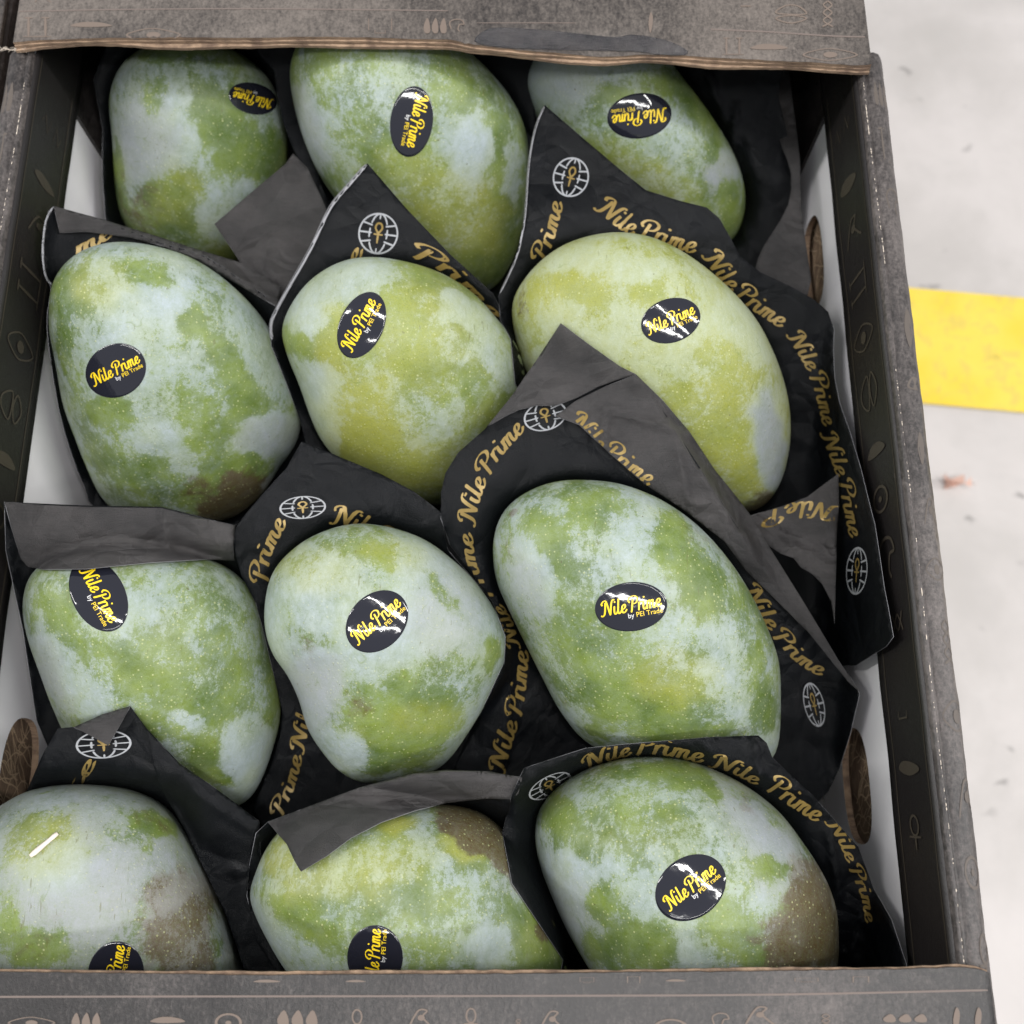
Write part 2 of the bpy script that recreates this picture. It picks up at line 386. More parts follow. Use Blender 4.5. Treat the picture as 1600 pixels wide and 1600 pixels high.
def text_on(ink, path, unit, text, bmap, mirror=False, w=0.235):
    fr, L = path_frame(path); st, adv = word_strokes(text, w=w)
    def mp(x, y, k):
        X, Y, dx, dy = fr(x/adv*L)
        u = y*unit*(-1 if mirror else 1)
        return bmap(X+dy*u, Y-dx*u, k)
    for q in st: ink.add(q, mp)
def circ(cx, cy, rx, ry, n=40, a0=0, a1=360):
    return [(cx+rx*math.cos(rad(a0+(a1-a0)*i/n)), cy+ry*math.sin(rad(a0+(a1-a0)*i/n))) for i in range(n+(a1-a0 != 360))]
def globe_on(parent, cx, cy, rx, ry, ang, bmap):
    ca, sa = math.cos(rad(ang)), math.sin(rad(ang))
    def mp(x, y, k):
        X, Y = x*rx, -y*ry
        return bmap(cx+X*ca-Y*sa, cy+X*sa+Y*ca, k)
    g = Ink(); w = 0.085
    g.add(stroke_quads(circ(0, 0, 1, 1), w, closed=True), mp)
    for sx in (-1, 1):
        for k_, r in ((1, 0.46),):
            g.add(stroke_quads(circ(0, 0, r*sx, 1, 12, 28, 90), w), mp)
            g.add(stroke_quads(circ(0, 0, r*sx, 1, 12, -90, -28), w), mp)
            g.add(stroke_quads(circ(0, 0, r*sx, 1, 6, -14, 14), w), mp)
    for yy, bend in ((0.5, 0.12), (0.0, 0.0), (-0.5, -0.12)):
        xe = math.sqrt(1-yy*yy)
        for sx in (-1, 1):
            g.add(stroke_quads(cr([(sx*xe, yy), (sx*0.6, yy-bend*0.5), (sx*0.34, yy-bend)], 4), w), mp)
    g.add(stroke_quads([(0, 1), (0, 0.85), (0, 0.72)], w), mp); g.add(stroke_quads([(0, -1), (0, -0.85), (0, -0.74)], w), mp)
    e = g.build('globe_emblem', M['silver'], parent)
    a = Ink()
    a.add(stroke_quads(cr([(0, 0.0), (-0.17, 0.26), (-0.12, 0.46), (0, 0.52), (0.12, 0.46), (0.17, 0.26), (0, 0)], 5), 0.1), mp)
    a.add(stroke_quads([(0, 0), (0, -0.25), (0, -0.5)], 0.11), mp)
    a.add(stroke_quads([(-0.24, -0.05), (0, -0.05), (0.24, -0.05)], 0.1), mp)
    if e: a.build('ankh_emblem', M['pgold'], parent)
    return e
# small Egyptian-style border signs, each in a unit box; ('s', points, width, closed) or ('f', points)
SIGNS = [
 [('s', cr([(-.1,.5),(.25,.78),(.6,.82),(1.1,.5),(.6,.2),(.25,.24)],5,True), .05, True), ('f', circ(.5,.5,.16,.16,16))],
 [('s', circ(.5,.68,.2,.28,20), .07, True), ('s', [(.5,.4),(.5,.2),(.5,0)], .09, False), ('s', [(.2,.36),(.5,.36),(.8,.36)], .08, False)],
 [('f', cr([(.3,0),(.2,.5),(.4,1),(.62,.8),(.6,.4),(.45,0)],4,True))],
 [('f', cr([(.1,.1),(.05,.5),(.2,1),(.3,.5),(.28,.1)],3,True)), ('f', cr([(.42,.1),(.37,.5),(.52,1),(.62,.5),(.6,.1)],3,True)), ('f', cr([(.74,.1),(.69,.5),(.84,1),(.94,.5),(.92,.1)],3,True))],
 [('s', circ(.5,.5,.4,.4,26), .09, True), ('f', circ(.5,.5,.1,.1,10))],
 [('s', [(.05,1),(.2,1),(.35,1)], .08, False), ('s', [(.2,1),(.2,.5),(.2,.05)], .1, False), ('s', [(.65,1),(.8,1),(.95,1)], .08, False), ('s', [(.8,1),(.8,.5),(.8,.05)], .1, False), ('s', [(0,.02),(.5,.02),(1,.02)], .06, False)],
 [('s', [(0,.5),(.15,.75),(.3,.3),(.45,.75),(.6,.3),(.75,.75),(.9,.3),(1,.6)], .07, False)],
 [('s', cr([(.2,.2),(.1,.7),(.4,.95),(.8,.9),(.95,.6),(.7,.55),(.6,.2),(.7,0)],5), .08, False)],
 [('s', [(.05,.1),(.05,.85),(.95,.85),(.95,.1),(.05,.1)], .06, False), ('s', [(.3,.1),(.3,-.08),(.7,-.08),(.7,.1)], .05, False)],
 [('s', cr([(.5,1),(.3,.85),(.5,.7),(.7,.55),(.5,.4),(.3,.25),(.5,.1),(.75,0)],4), .06, False), ('s', cr([(.5,1),(.7,.85),(.5,.7),(.3,.55),(.5,.4),(.7,.25),(.5,.1),(.25,0)],4), .06, False)],
 [('s', [(.1,0),(.1,1),(.9,1),(.9,0)], .1, False)],
 [('s', cr([(0,.6),(.3,.95),(.7,.95),(1,.55),(.5,.5)],5,True), .06, True), ('s', cr([(0,.3),(.5,.45),(1,.3),(.5,.05)],5,True), .06, True)],
 [('s', cr([(.1,.1),(.3,.6),(.5,.9),(.75,.85),(.6,.6),(.8,.3),(1,.1)],5), .07, False), ('f', circ(.55,.55,.13,.13,12))],
 [('f', cr([(0,.4),(.3,.72),(.75,.7),(1.05,.4),(.5,.3)],4,True))],
]
def sign_on(ink, idx, mp):
    for s in SIGNS[idx]:
        if s[0] == 'f': ink.fill(s[1], mp)
        else: ink.add(stroke_quads(s[1], s[2], closed=s[3]), mp)

def bvh_of(o):
    me = o.data; l = world_loc(o)
    return BVHTree.FromPolygons([tuple(v.co+l) for v in me.vertices], [tuple(p.vertices) for p in me.polygons])

# ------------------------------------------------------------------ floor
F = 30
fl = mesh_obj('floor', [(-F,-F,0),(F,-F,0),(F,F,0),(-F,F,0)], [(0,1,2,3)], M['floor'], None, False)
tag(fl, kind='structure')
a = at_z(1420, 452, 0.0); b = at_z(1600, 468, 0.0); c = at_z(1440, 632, 0.0); d = at_z(1600, 640, 0.0)
dr = (b-a).normalized(); k = 8
p0 = a - dr*k; p1 = a + dr*k; nrm = Vector((dr.y, -dr.x, 0)); wd = abs((c-a).dot(nrm)); 
q0 = p0+nrm*wd; q1 = p1+nrm*wd
for p in (p0, p1, q0, q1): p.z = 0.003
st = mesh_obj('floor_stripe', [q0, q1, p1, p0], [(0,1,2,3)], M['yellow'], None, False); tag(st, kind='structure')

# ------------------------------------------------------------------ the open carton
XW = 0.1675; CR = 0.157; YF = at_z(700, 86, ZR).y; YB = YF+0.11; Y0 = -0.065; H = 0.13
ZB = ZR-H
carton = empty('mango_carton', (0, 0.15, ZB))
tag(carton, 'open black printed fruit carton with white inner walls, packed with twelve green mangoes', 'carton')
box('base_panel', (-CR-0.003, Y0+0.004, ZB, CR+0.003, YB-0.004, ZB+0.005), M['prt3'], carton)
box('end_wall', (-XW+0.001, Y0, ZB+0.001, XW-0.001, Y0+0.004, ZR-0.002), M['prt'], carton)
box('end_wall', (-XW+0.006, YB-0.004, ZB+0.001, XW-0.006, YB, ZR-0.001), M['prt'], carton)
Z2 = lambda d: ZR-d
def side(sg):
    X = lambda x: sg*x
    # outer wall
    if sg > 0: ob = (CR+0.0052, Y0+0.0042, ZB+0.001, XW-0.001, YF+0.0005, ZR-0.006)
    else: ob = (-XW+0.001, Y0+0.0042, ZB+0.001, -CR-0.0052, YF+0.0005, ZR-0.006)
    ow = box('side_wall', ob, M['kraft'], carton)
    # folded rim: rounded profile swept along y with slight wobble
    prof = [(-0.0012,-0.0065),(-0.0010,-0.0028),(-0.0004,-0.0006),(0.0004,0.0002),(0.0011,-0.0003),(0.0016,-0.0011),(0.0021,-0.0006),(0.0035,0.0002),(0.0055,0.0001),(0.0075,-0.0008),(0.0092,-0.0026),(0.0103,-0.0052),(0.0107,-0.012),(0.0106,-0.05),(0.0106,-0.1285)]
    vs = []; fs = []; ny = 160; ya = Y0+0.0045; yb = YF+ (0.001 if sg > 0 else 0.002)
    for j in range(ny+1):
        y = ya+(yb-ya)*j/ny
        for i, (x, z) in enumerate(prof):
            wob = 0.0004*nz(y*35, i*0.6, 3+sg)+0.0002*nz(y*160, i*0.9, 7)
            vs.append((X(CR+x+wob), y, ZR+z+wob*0.8))
    n = len(prof)
    for j in range(ny):
        for i in range(n-1):
            q = (j*n+i, j*n+i+1, (j+1)*n+i+1, (j+1)*n+i); fs.append(q if sg < 0 else q[::-1])
    fs.append(tuple((ny*n+i) for i in range(n))[::-sg]); fs.append(tuple(range(n))[::sg])
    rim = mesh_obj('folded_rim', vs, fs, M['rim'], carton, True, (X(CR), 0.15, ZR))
    # far stretch of the side under the flap
    box('side_corner', ((CR-0.001, YF+0.004, ZB+0.002, XW-0.012+0.004, YB-0.0047, ZR-0.003) if sg > 0 else (-XW+0.008, YF+0.004, ZB+0.002, -CR+0.001, YB-0.0047, ZR-0.003)), M['prt'], carton)
    # printed lip folded down inside
    LD = 0.0345
    vs = []; fs = []; ny = 80; nx = 8
    for j in range(ny+1):
        y = Y0+0.006+(YB-0.012-Y0)*j/ny
        for i in range(nx+1):
            t = i/nx
            vs.append((X(CR-0.0014-0.0012*t+0.0003*nz(y*40, t*2, 5)), y, ZR-0.0022-LD*t+0.0003*nz(y*30, 9, 2)))
    for j in range(ny):
        for i in range(nx):
            q = (j*(nx+1)+i, j*(nx+1)+i+1, (j+1)*(nx+1)+i+1, (j+1)*(nx+1)+i); fs.append(q if sg > 0 else q[::-1])
    lip = mesh_obj('folded_lip', vs, fs, M['prt3'], carton, True, (X(CR), 0.15, ZR-0.02))
    md = lip.modifiers.new('board', 'SOLIDIFY'); md.thickness = 0.0012; md.offset = -1
    if lip.data.polygons[40].normal.x*sg > 0: lip.data.flip_normals()
    # white inner wall with two hand holes (real openings, 2.5 mm board)
    XI = CR+0.0005
    if sg > 0: hs = [(at_x(1262, 428, XI), 0.021, 0.0135), (at_x(1326, 1228, XI), 0.0215, 0.0155)]
    else: hs = [(at_x(28, 1225, -XI), 0.024, 0.015), ]
    loops = []
    for (hp, ry, rz) in hs:
        hp = Vector((0, hp.y, hp.z))
        if sg > 0 and hp.y < 0.15: hp.z = ZR-0.0820
        if sg > 0 and hp.y >= 0.15: hp.z = ZR-0.0760
        lo = []
        for k in range(36):
            an = 2*math.pi*k/36; c_, s_ = math.cos(an), math.sin(an)
            lo.append((hp.y+math.copysign(abs(c_)**0.75, c_)*ry, hp.z+math.copysign(abs(s_)**0.75, s_)*rz))
        loops.append(lo)
    rect = [(Y0+0.0045, ZB+0.0052), (YB-0.0048, ZB+0.0052), (YB-0.0048, ZR-0.004), (Y0+0.0045, ZR-0.004)]
    vv = []; ed = []
    for lo in [rect]+loops:
        b = len(vv); vv += [Vector(p) for p in lo]; ed += [(b+i, b+(i+1) % len(lo)) for i in range(len(lo))]
    for yy in np.linspace(Y0+0.02, YB-0.02, 24):
        for zz in (ZB+0.03, ZB+0.06, ZB+0.09):
            if all(((yy-sum(p[0] for p in lo)/36)/0.03)**2+((zz-sum(p[1] for p in lo)/36)/0.022)**2 > 1 for lo in loops): vv.append(Vector((yy, zz)))
    r = delaunay_2d_cdt(vv, ed, [], 0, 1e-7)
    tri = []
    for f in r[2]:
        cy_ = sum(r[0][i].x for i in f)/3; cz_ = sum(r[0][i].y for i in f)/3
        if not any(inside((cy_, cz_), lo) for lo in loops): tri.append(tuple(f) if sg < 0 else tuple(f)[::-1])
    wl = mesh_obj('inner_wall', [(X(XI), p.x, p.y) for p in r[0]], tri, [M['white'], M['kraft']], carton, False, (X(XI), 0.15, ZR-0.06))
    # make the faces point into the box
    nn = wl.data.polygons[0].normal.x
    if nn*sg > 0: wl.data.flip_normals()
    md = wl.modifiers.new('board', 'SOLIDIFY'); md.thickness = 0.0026; md.offset = -1; md.material_offset = 1; md.material_offset_rim = 1
    # scribble print seen through the holes on the board behind
    ink = Ink()
    xo = CR+0.0050
    for lo in loops:
        cy_ = sum(p[0] for p in lo)/36; cz_ = sum(p[1] for p in lo)/36
        for k in range(60):
            y_ = cy_+random.uniform(-.024, .024); z_ = cz_+random.uniform(-.016, .016); an = random.uniform(-0.5, 0.5)+(0.9 if k % 3 else -0.9)
            ln = cr([(y_+t*math.cos(an)*0.009+0.0012*math.sin(t*5+k), z_+t*math.sin(an)*0.009) for t in (-1, -.3, .4, 1)], 4)
            ink.add(stroke_quads(ln, 0.0005), lambda a_, b_, k_: Vector((X(xo-0.00001*(k_ % 50)), a_, b_)))
    ink.build('scribble_print', M['scrib'], ow)
    # printed signs on the lip and on the rim
    il = Ink()
    def lipmap(y0, sy, t0, st_):
        def f(a_, b_, k_):
            y = y0 + b_*sy; t = t0 + a_*st_
            return Vector((X(CR-0.00155-0.0012*t-0.00001*(k_ % 30)+0.0003*nz(y*40, t*2, 5)), y, ZR-0.0022-LD*t))
        return f
    for t in (0.10, 0.84):
        il.add(stroke_quads([(0.5+0.0, q) for q in np.linspace(0, 1, 100)], 0.018), lipmap(Y0+0.01, 0.32+0.06, t-0.5, 1))
    ids = [6, 2, 12, 5, 0, 11, 13, 4, 7, 9, 8, 2, 1, 10, 0, 3, 12]
    y = YF-0.012; i = 0
    while y > Y0+0.03:
        s = random.choice([0.011, 0.013, 0.015])
        idx = ids[i % len(ids)]
        sgn = -sg
        il_m = lipmap(y-s, s, 0.5-sgn*0.22, sgn*0.44)
        def rot(a_, b_, k_, m_=il_m): return m_(1-b_, a_, k_)
        sign_on(il, idx, rot if i % 2 else il_m); y -= s+random.uniform(0.007, 0.011); i += 1
    il.build('printed_signs', M['ink2'], lip)
    ir = Ink(); rbv = bvh_of(rim)
    def rimmap(y0, s, x0):
        def f(a_, b_, k_):
            x = x0 + a_*s*0.55; y = y0+b_*s; tt = min(max(x, 0.0028), 0.0107)
            z = np.interp(tt, [p[0] for p in prof[7:12]], [p[1] for p in prof[7:12]])
            h = rbv.ray_cast(Vector((X(CR+tt), y, ZR+0.02)), Vector((0, 0, -1)), 0.05)
            return None if h[0] is None else h[0]+Vector((0, 0, 0.00006+0.000004*(k_ % 30)))
        return f
    y = YF-0.012; i = 3
    while y > Y0+0.03:
        s = random.choice([0.011, 0.014]); sign_on(ir, ids[(i*5) % len(ids)], rimmap(y-s, s, 0.0035)); y -= s+random.uniform(0.008, 0.014); i += 1
    ir.build('printed_signs', M['ink4'], rim)
    wr = Ink(); random.seed(11)  # pale strokes painted as the sparkle of light along the rim crease
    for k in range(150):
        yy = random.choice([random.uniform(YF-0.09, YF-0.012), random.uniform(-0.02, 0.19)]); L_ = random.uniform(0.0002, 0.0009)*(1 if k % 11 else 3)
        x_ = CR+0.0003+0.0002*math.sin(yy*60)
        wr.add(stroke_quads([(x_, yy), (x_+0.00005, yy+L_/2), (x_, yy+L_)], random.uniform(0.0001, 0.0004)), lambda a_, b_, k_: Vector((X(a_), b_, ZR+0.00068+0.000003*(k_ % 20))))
    o_w = wr.build('crease_sparkle', M['fibre_sparkle'], rim); tag(o_w, kind='stuff')
    # torn white fibres at the far end of the left fold
    if sg < 0:
        fb = Ink()
        for k in range(34):
            x_ = CR+random.uniform(0.0, 0.0105); an = random.uniform(0, 6.28)
            fb.add(stroke_quads(cr([(x_+math.cos(an)*t*0.0013, yb-0.001+math.sin(an)*t*0.001+0.0004*math.sin(t*4+k)) for t in (-1, 0, 1)], 3), 0.00012), lambda a_, b_, k_: Vector((X(a_), b_, ZR+0.0012+0.00004*k_)))
        fb.build('torn_fibres', M['fibre_sparkle'], rim)
def inside(p, lo):
    x, y = p; c = False; n = len(lo); j = n-1
    for i in range(n):
        if (lo[i][1] > y) != (lo[j][1] > y) and x < (lo[j][0]-lo[i][0])*(y-lo[i][1])/(lo[j][1]-lo[i][1])+lo[i][0]: c = not c
        j = i
    return c
side(1); side(-1)

def flap(front, layers, y_other, m_top, zt, nm, dent=False, ply=0.0013):
    """stack of board plies; `front` = list of (x, y) of the visible cut edge"""
    xs = np.linspace(front[0][0], front[-1][0], 200); fy = np.interp(xs, [p[0] for p in front], [p[1] for p in front])
    root = None; far = y_other
    for L in range(layers):
        z1 = zt-L*(ply+0.00025); vs = []; fs = []; ny = 26
        rows = []
        for i, x in enumerate(xs):
            off = 0.0011*L*(0.55+0.9*nz(x*26, L*3.1, 4)) if layers > 1 else 0
            off += 0.00022*nz(x*260, L*7.7, 1)
            ye = fy[i]-(off if y_other > fy[i] else -off)
            # droop of the edge
            dz = 0.0009*nz(x*22, 0.5, L*0.25)+0.0003*nz(x*90, 1.5, L*0.5)
            if dent: dz -= 0.0018*math.exp(-((x-0.045)/0.035)**4)
            col = []
            for j in range(ny+1):
                t = (j/ny)**1.8; y = ye+(far-ye)*t
                e = math.exp(-abs(y-ye)/0.012)
                w = 0.0006*nz(x*12, y*12, 2)
                cr_ = 0.0
                if dent and L == 0:
                    u = (x-0.045)/0.032
                    if abs(u) < 1.25: cr_ = -0.0010*max(0, 1-u**4)*math.exp(-((y-ye-0.003)/0.0032)**2)*(1+0.9*nz(x*130, y*200, 3))
                    cr_ -= 0.0007*math.exp(-((x-(0.0075+0.0012*nz(y*90, 1, 1)))/0.0007)**2)
                    cr_ += 0.0005*math.exp(-((x-(0.0088+0.0012*nz(y*90, 1, 1)))/0.0006)**2)
                col.append((x, y, z1+dz*e+w+cr_))
            rows.append(col)
        for col in rows: vs += col
        nb = len(vs); vs += [(x, y, z-ply) for (x, y, z) in vs]
        m = ny+1; mi = []
        def q(a, b_, c_, d_, mm): fs.append((a, b_, c_, d_)); mi.append(mm)
        flip = y_other < fy[0]
        for i in range(len(xs)-1):
            for j in range(ny):
                A = i*m+j; B = (i+1)*m+j
                q(*( (A, B, B+1, A+1) if not flip else (A, A+1, B+1, B)), 0 if L == 0 else 1)
                q(*( (nb+A, nb+A+1, nb+B+1, nb+B) if not flip else (nb+A, nb+B, nb+B+1, nb+A+1)), 1)
            for j in (0, ny):
                A = i*m+j; B = (i+1)*m+j; q(A, B, nb+B, nb+A, 1)
        for i in (0, len(xs)-1):
            for j in range(ny):
                A = i*m+j; q(A, A+1, nb+A+1, nb+A, 1)
        o = mesh_obj(nm if L == 0 else 'flap_ply', vs, fs, [m_top, M['kraft']], carton if L == 0 else root, True, (0, fy[0], z1), mi)
        for p in o.data.polygons:
            if abs(p.normal.z) < 0.6: p.use_smooth = False
        if L == 0: root = o
    return root
ft = ZR+0.0052
fpx = [(20,66),(60,62),(182,58),(300,59),(400,60),(569,59),(704,62),(737,68),(771,70),(940,80),(1002,80),(1104,90),(1250,96),(1340,102),(1362,101)]
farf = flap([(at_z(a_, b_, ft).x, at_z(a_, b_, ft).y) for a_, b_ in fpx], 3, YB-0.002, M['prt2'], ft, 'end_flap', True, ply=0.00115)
nt = ZR+0.0034
npx = [(-260,1518),(0,1518),(400,1523),(800,1521),(1100,1518),(1400,1514),(1500,1511),(1530,1513),(1546,1520)]
pts_ = [(at_z(a_, b_, nt).x, at_z(a_, b_, nt).y) for a_, b_ in npx]
nearf = flap(pts_, 2, Y0+0.001, M['prt'], nt, 'end_flap', ply=0.0011)
# signs on the flaps, traced where the photograph shows them
def flap_signs(o, lst, lines, m):
    bm_ = px_map(bvh_of(o), 0.00012); ink = Ink()
    for (idx, x0, y0, w, h) in lst:
        sign_on(ink, idx, lambda a_, b_, k_: bm_(x0+a_*w, y0+(1-b_)*h, k_))
    ink.build('printed_signs', m, o)
    ink = Ink()
    for ln, wd_ in lines: ink.add(stroke_quads(cr(ln, 20), wd_), bm_)
    ink.build('printed_line', M['inkline'], o)
flap_signs(farf, [(5,36,28,44,30),(13,110,30,62,18),(0,205,40,70,30),(8,574,26,40,24),(3,660,28,40,26),(12,52,-14,28,20),
                  (11,1212,8,48,30),(9,1276,2,34,40),(13,1335,8,24,16),(13,1172,64,56,20),(0,1262,72,70,28),(2,1010,20,16,30),(10,1155,10,20,30),(5,1128,60,34,26),(7,700,30,26,20)],
           [([(24,18),(200,15),(420,14),(700,17)], 1.8), ([(1110,46),(1200,50),(1290,56),(1352,58)], 2.2), ([(745,36),(900,36)], 1.2)], M['ink3'])
flap_signs(nearf, [(13,396,1528,40,10),(8,905,1526,24,9),(10,978,1526,24,10),(4,333,1581,48,34),(3,430,1578,70,28),(1,540,1576,36,40),(12,634,1574,44,36),(1,718,1574,36,40),(12,840,1577,42,34),
                   (3,110,1582,50,26),(13,235,1583,52,22),(4,1018,1590,60,30),(7,1110,1582,30,24),(12,1160,1570,50,34),(0,20,1585,60,26),(3,1376,1584,76,14),(2,1484,1574,24,36),(2,1518,1574,24,36),(9,1275,1584,30,24),(9,800,1592,20,20),(13,1040,1528,30,8),(8,1240,1527,40,7),(13,540,1529,30,8),(10,1330,1526,30,9)],
           [([(-150,1558),(200,1557),(800,1556),(1200,1554),(1543,1547)], 3.2)], M['ink3'])

# ------------------------------------------------------------------ mangoes
MG = {}
RB = {}
def resample_polar(pts):
    P = np.array(pts); return P
def mango(key, outline, zc, h, slope, blobs, base, label, lilac=0.0, bump=None):
    pts = cr(outline, 10, True)
    cx = sum(p[0] for p in pts)/len(pts); cy = sum(p[1] for p in pts)/len(pts)
    ctr = at_z(cx, cy, zc); w = (CAM-ctr).normalized(); u = (RT-w*RT.dot(w)).normalized(); v = w.cross(u)
    th = []; rr = []
    for (px, py) in pts:
        d = ray(px, py); t = (ctr-CAM).dot(w)/d.dot(w); p = CAM+d*t-ctr
        a_, b_ = p.dot(u), p.dot(v); th.append(math.atan2(b_, a_)); rr.append(math.hypot(a_, b_))
    o_ = np.argsort(th); th = np.array(th)[o_]; rr = np.array(rr)[o_]
    th = np.concatenate([th-2*math.pi, th, th+2*math.pi]); rr = np.concatenate([rr]*3)
    NT_, NP = 170, 84
    tg = np.arange(NT_)/NT_*2*math.pi-math.pi; rg = np.interp(tg, th, rr)
    kern = np.array([1, 2, 3, 2, 1.])/9; rg = np.convolve(np.concatenate([rg[-2:], rg, rg[:2]]), kern, 'valid')*0.994
    vs = [ctr+w*h]; 
    ci = random.random()*50
    for j in range(1, NP):
        ps = math.pi*j/NP
        sp = math.sin(ps)**0.94; cp = math.cos(ps)
        for i in range(NT_):
            X, Y = math.cos(tg[i])*rg[i]*sp, math.sin(tg[i])*rg[i]*sp
            hh = h*cp + slope*Y
            p = ctr+u*X+v*Y+w*hh
            rad_ = (u*X+v*Y+w*h*cp).normalized()
            p += rad_*(0.0011*nz(X*28+ci, Y*28, hh*28)*sp*abs(cp)**0.5)
            if bump and cp > 0:
                bx, by, br = bump; qx, qy = topx(p); dd = math.hypot((qx-bx)/br, (qy-by)/(br*1.15))
                p += rad_*(0.0011*max(0, 1-dd*dd)+0.0005*math.exp(-((dd-1)/0.13)**2))
            vs.append(p)
    vs.append(ctr-w*h)
    fs = []; 
    for i in range(NT_): fs.append((0, 1+i, 1+(i+1) % NT_))
    for j in range(NP-2):
        for i in range(NT_):
            a_ = 1+j*NT_+i; b_ = 1+j*NT_+(i+1) % NT_; fs.append((a_, a_+NT_, b_+NT_, b_))
    e_ = len(vs)-1; s_ = 1+(NP-2)*NT_
    for i in range(NT_): fs.append((e_, s_+(i+1) % NT_, s_+i))
    o = mesh_obj('mango', vs, fs, M['mango'], None, True, ctr)
    tag(o, label, 'mango', 'green mangoes packed in the carton')
    # pigment fields
    PX = np.array([topx(p) for p in vs]); dx = np.array([nz(p[0]/26+7, p[1]/26, ci) for p in PX])*13; dy = np.array([nz(p[0]/26, p[1]/26+9, ci) for p in PX])*13
    X = PX[:, 0]+dx; Y = PX[:, 1]+dy
    f = dict(g=np.full(len(vs), base[0], float), y=np.full(len(vs), base[1], float), b=np.full(len(vs), base[2], float), l=np.full(len(vs), lilac, float))
    for (ch, bx, by, rx, ry, an, val) in blobs:
        ca, sa = math.cos(rad(an)), math.sin(rad(an)); U = ((X-bx)*ca+(Y-by)*sa)/rx; V = (-(X-bx)*sa+(Y-by)*ca)/ry
        m_ = 1/(1+np.exp((np.sqrt(U*U+V*V)-1)*6)); f[ch] = f[ch]*(1-m_)+val*m_ if ch != 'l' else f[ch]+(val-f[ch])*m_
    c1 = o.data.color_attributes.new('skin', 'FLOAT_COLOR', 'POINT'); c1.data.foreach_set('color', np.stack([f['g'], f['y'], f['b'], np.ones(len(vs))], 1).ravel())
    c2 = o.data.color_attributes.new('bloom_tint', 'FLOAT_COLOR', 'POINT'); c2.data.foreach_set('color', np.stack([f['l']]*3+[np.ones(len(vs))], 1).ravel())
    bv = BVHTree.FromPolygons([tuple(p) for p in vs], fs)
    MG[key] = dict(o=o, bvh=bv, ctr=ctr, c=(cx, cy))
    return o
def mango_t(key, px, py):
    """front and back ray distances"""
    d = ray(px, py); h = MG[key]['bvh'].ray_cast(CAM, d, 2)
    if h[0] is None: return None
    t1 = h[3]; h2 = MG[key]['bvh'].ray_cast(CAM+d*(t1+1e-4), d, 1)
    return t1, (t1+1e-4+h2[3] if h2[0] is not None else t1+0.002)
def sticker(key, cx, cy, a, b, ang, tang=None, unit=None, off=(0, 0), small=1.0):
    """oval seal: a,b half axes in the picture, ang its long axis, tang reading direction"""
    if tang is None: tang = ang
    bm_ = MG[key]['bvh']; ca, sa = math.cos(rad(ang)), math.sin(rad(ang))
    f = px_map(bm_, 0.00016); vs = []; fs = []; NR, NA = 14, 72
    ok = True; f0 = px_map(bm_, 0.00002)
    def P(r, t, fn):
        x, y = a*r*math.cos(t), b*r*math.sin(t); return fn(cx+x*ca-y*sa, cy+x*sa+y*ca)
    def PP(r, t, fn):
        p = P(r, t, fn)
        while p is None and r > 0.2: r -= 0.03; p = P(r, t, fn)
        return p
    vs.append(P(0, 0, f))
    for j in range(1, NR+1):
        for i in range(NA): vs.append(PP(j/NR, 2*math.pi*i/NA, f))
    for i in range(NA): vs.append(PP(1.012, 2*math.pi*i/NA, f0))
    for i in range(NA): fs.append((0, 1+i, 1+(i+1) % NA))
    for j in range(NR):
        for i in range(NA):
            p = 1+j*NA+i; q = 1+j*NA+(i+1) % NA; fs.append((p, p+NA, q+NA, q))
    mi = [0]*(NA*NR)+[1]*NA
    s = mesh_obj('sticker', vs, fs, [M['stick'], M['sedge']], MG[key]['o'], True, vs[0], mi)
    if s.data.polygons[0].normal.dot(CAM-vs[0]) < 0: s.data.flip_normals()
    bs = px_map(bvh_of(s), 0.00006)
    unit = unit or a*0.245
    tx, ty = math.cos(rad(tang)), math.sin(rad(tang)); nx, ny = ty, -tx
    L = a*1.66 if unit == a*0.245 else unit*6.8
    ox, oy = cx+off[0], cy+off[1]
    hb = unit*0.55
    A = (ox-tx*L/2-nx*hb, oy-ty*L/2-ny*hb); B = (ox+tx*L/2-nx*hb, oy+ty*L/2-ny*hb)
    ink = Ink(); text_on(ink, [A, B], unit, 'Nile Prime', bs, w=0.21); ink.build('brand_lettering', M['gold'], s)
    # second line
    u2 = unit*0.78*small
    for txt, m_, x0 in (('by', M['wht'], -0.34), ('PEI Trade', M['gold'], -0.20)):
        cu = bpy.data.curves.new('txt', 'FONT'); cu.body = txt; cu.size = 1.0
        to = bpy.data.objects.new('txt', cu); C.objects.link(to)
        dg = bpy.context.evaluated_depsgraph_get(); me = bpy.data.meshes.new_from_object(to.evaluated_get(dg))
        vv = []; bad = False
        for w_ in me.vertices:
            X = (x0+w_.co.x*u2/L*1.0)*L+L*0.26; Y = w_.co.y*u2-unit*1.25
            p = bs(ox+tx*X+nx*(Y), oy+ty*X+ny*(Y), 2)
            vv.append(p)
        ff = [tuple(p.vertices) for p in me.polygons if all(vv[i] is not None for i in p.vertices)]
        keep = sorted({i for g_ in ff for i in g_}); mp_ = {k_: i for i, k_ in enumerate(keep)}
        if ff: 
            o2 = mesh_obj('small_lettering', [vv[i] for i in keep], [tuple(mp_[i] for i in g_) for g_ in ff], m_, s, False, vv[keep[0]])
        bpy.data.objects.remove(to); bpy.data.curves.remove(cu); bpy.data.meshes.remove(me)
    return s
exec_after = []
ZC = ZR-0.054
O = {}
O['A1'] = [(172,150),(175,216),(180,304),(196,360),(235,410),(300,435),(355,425),(405,380),(438,310),(450,235),(440,170),(410,115),(360,80),(300,66),(240,72),(195,100)]
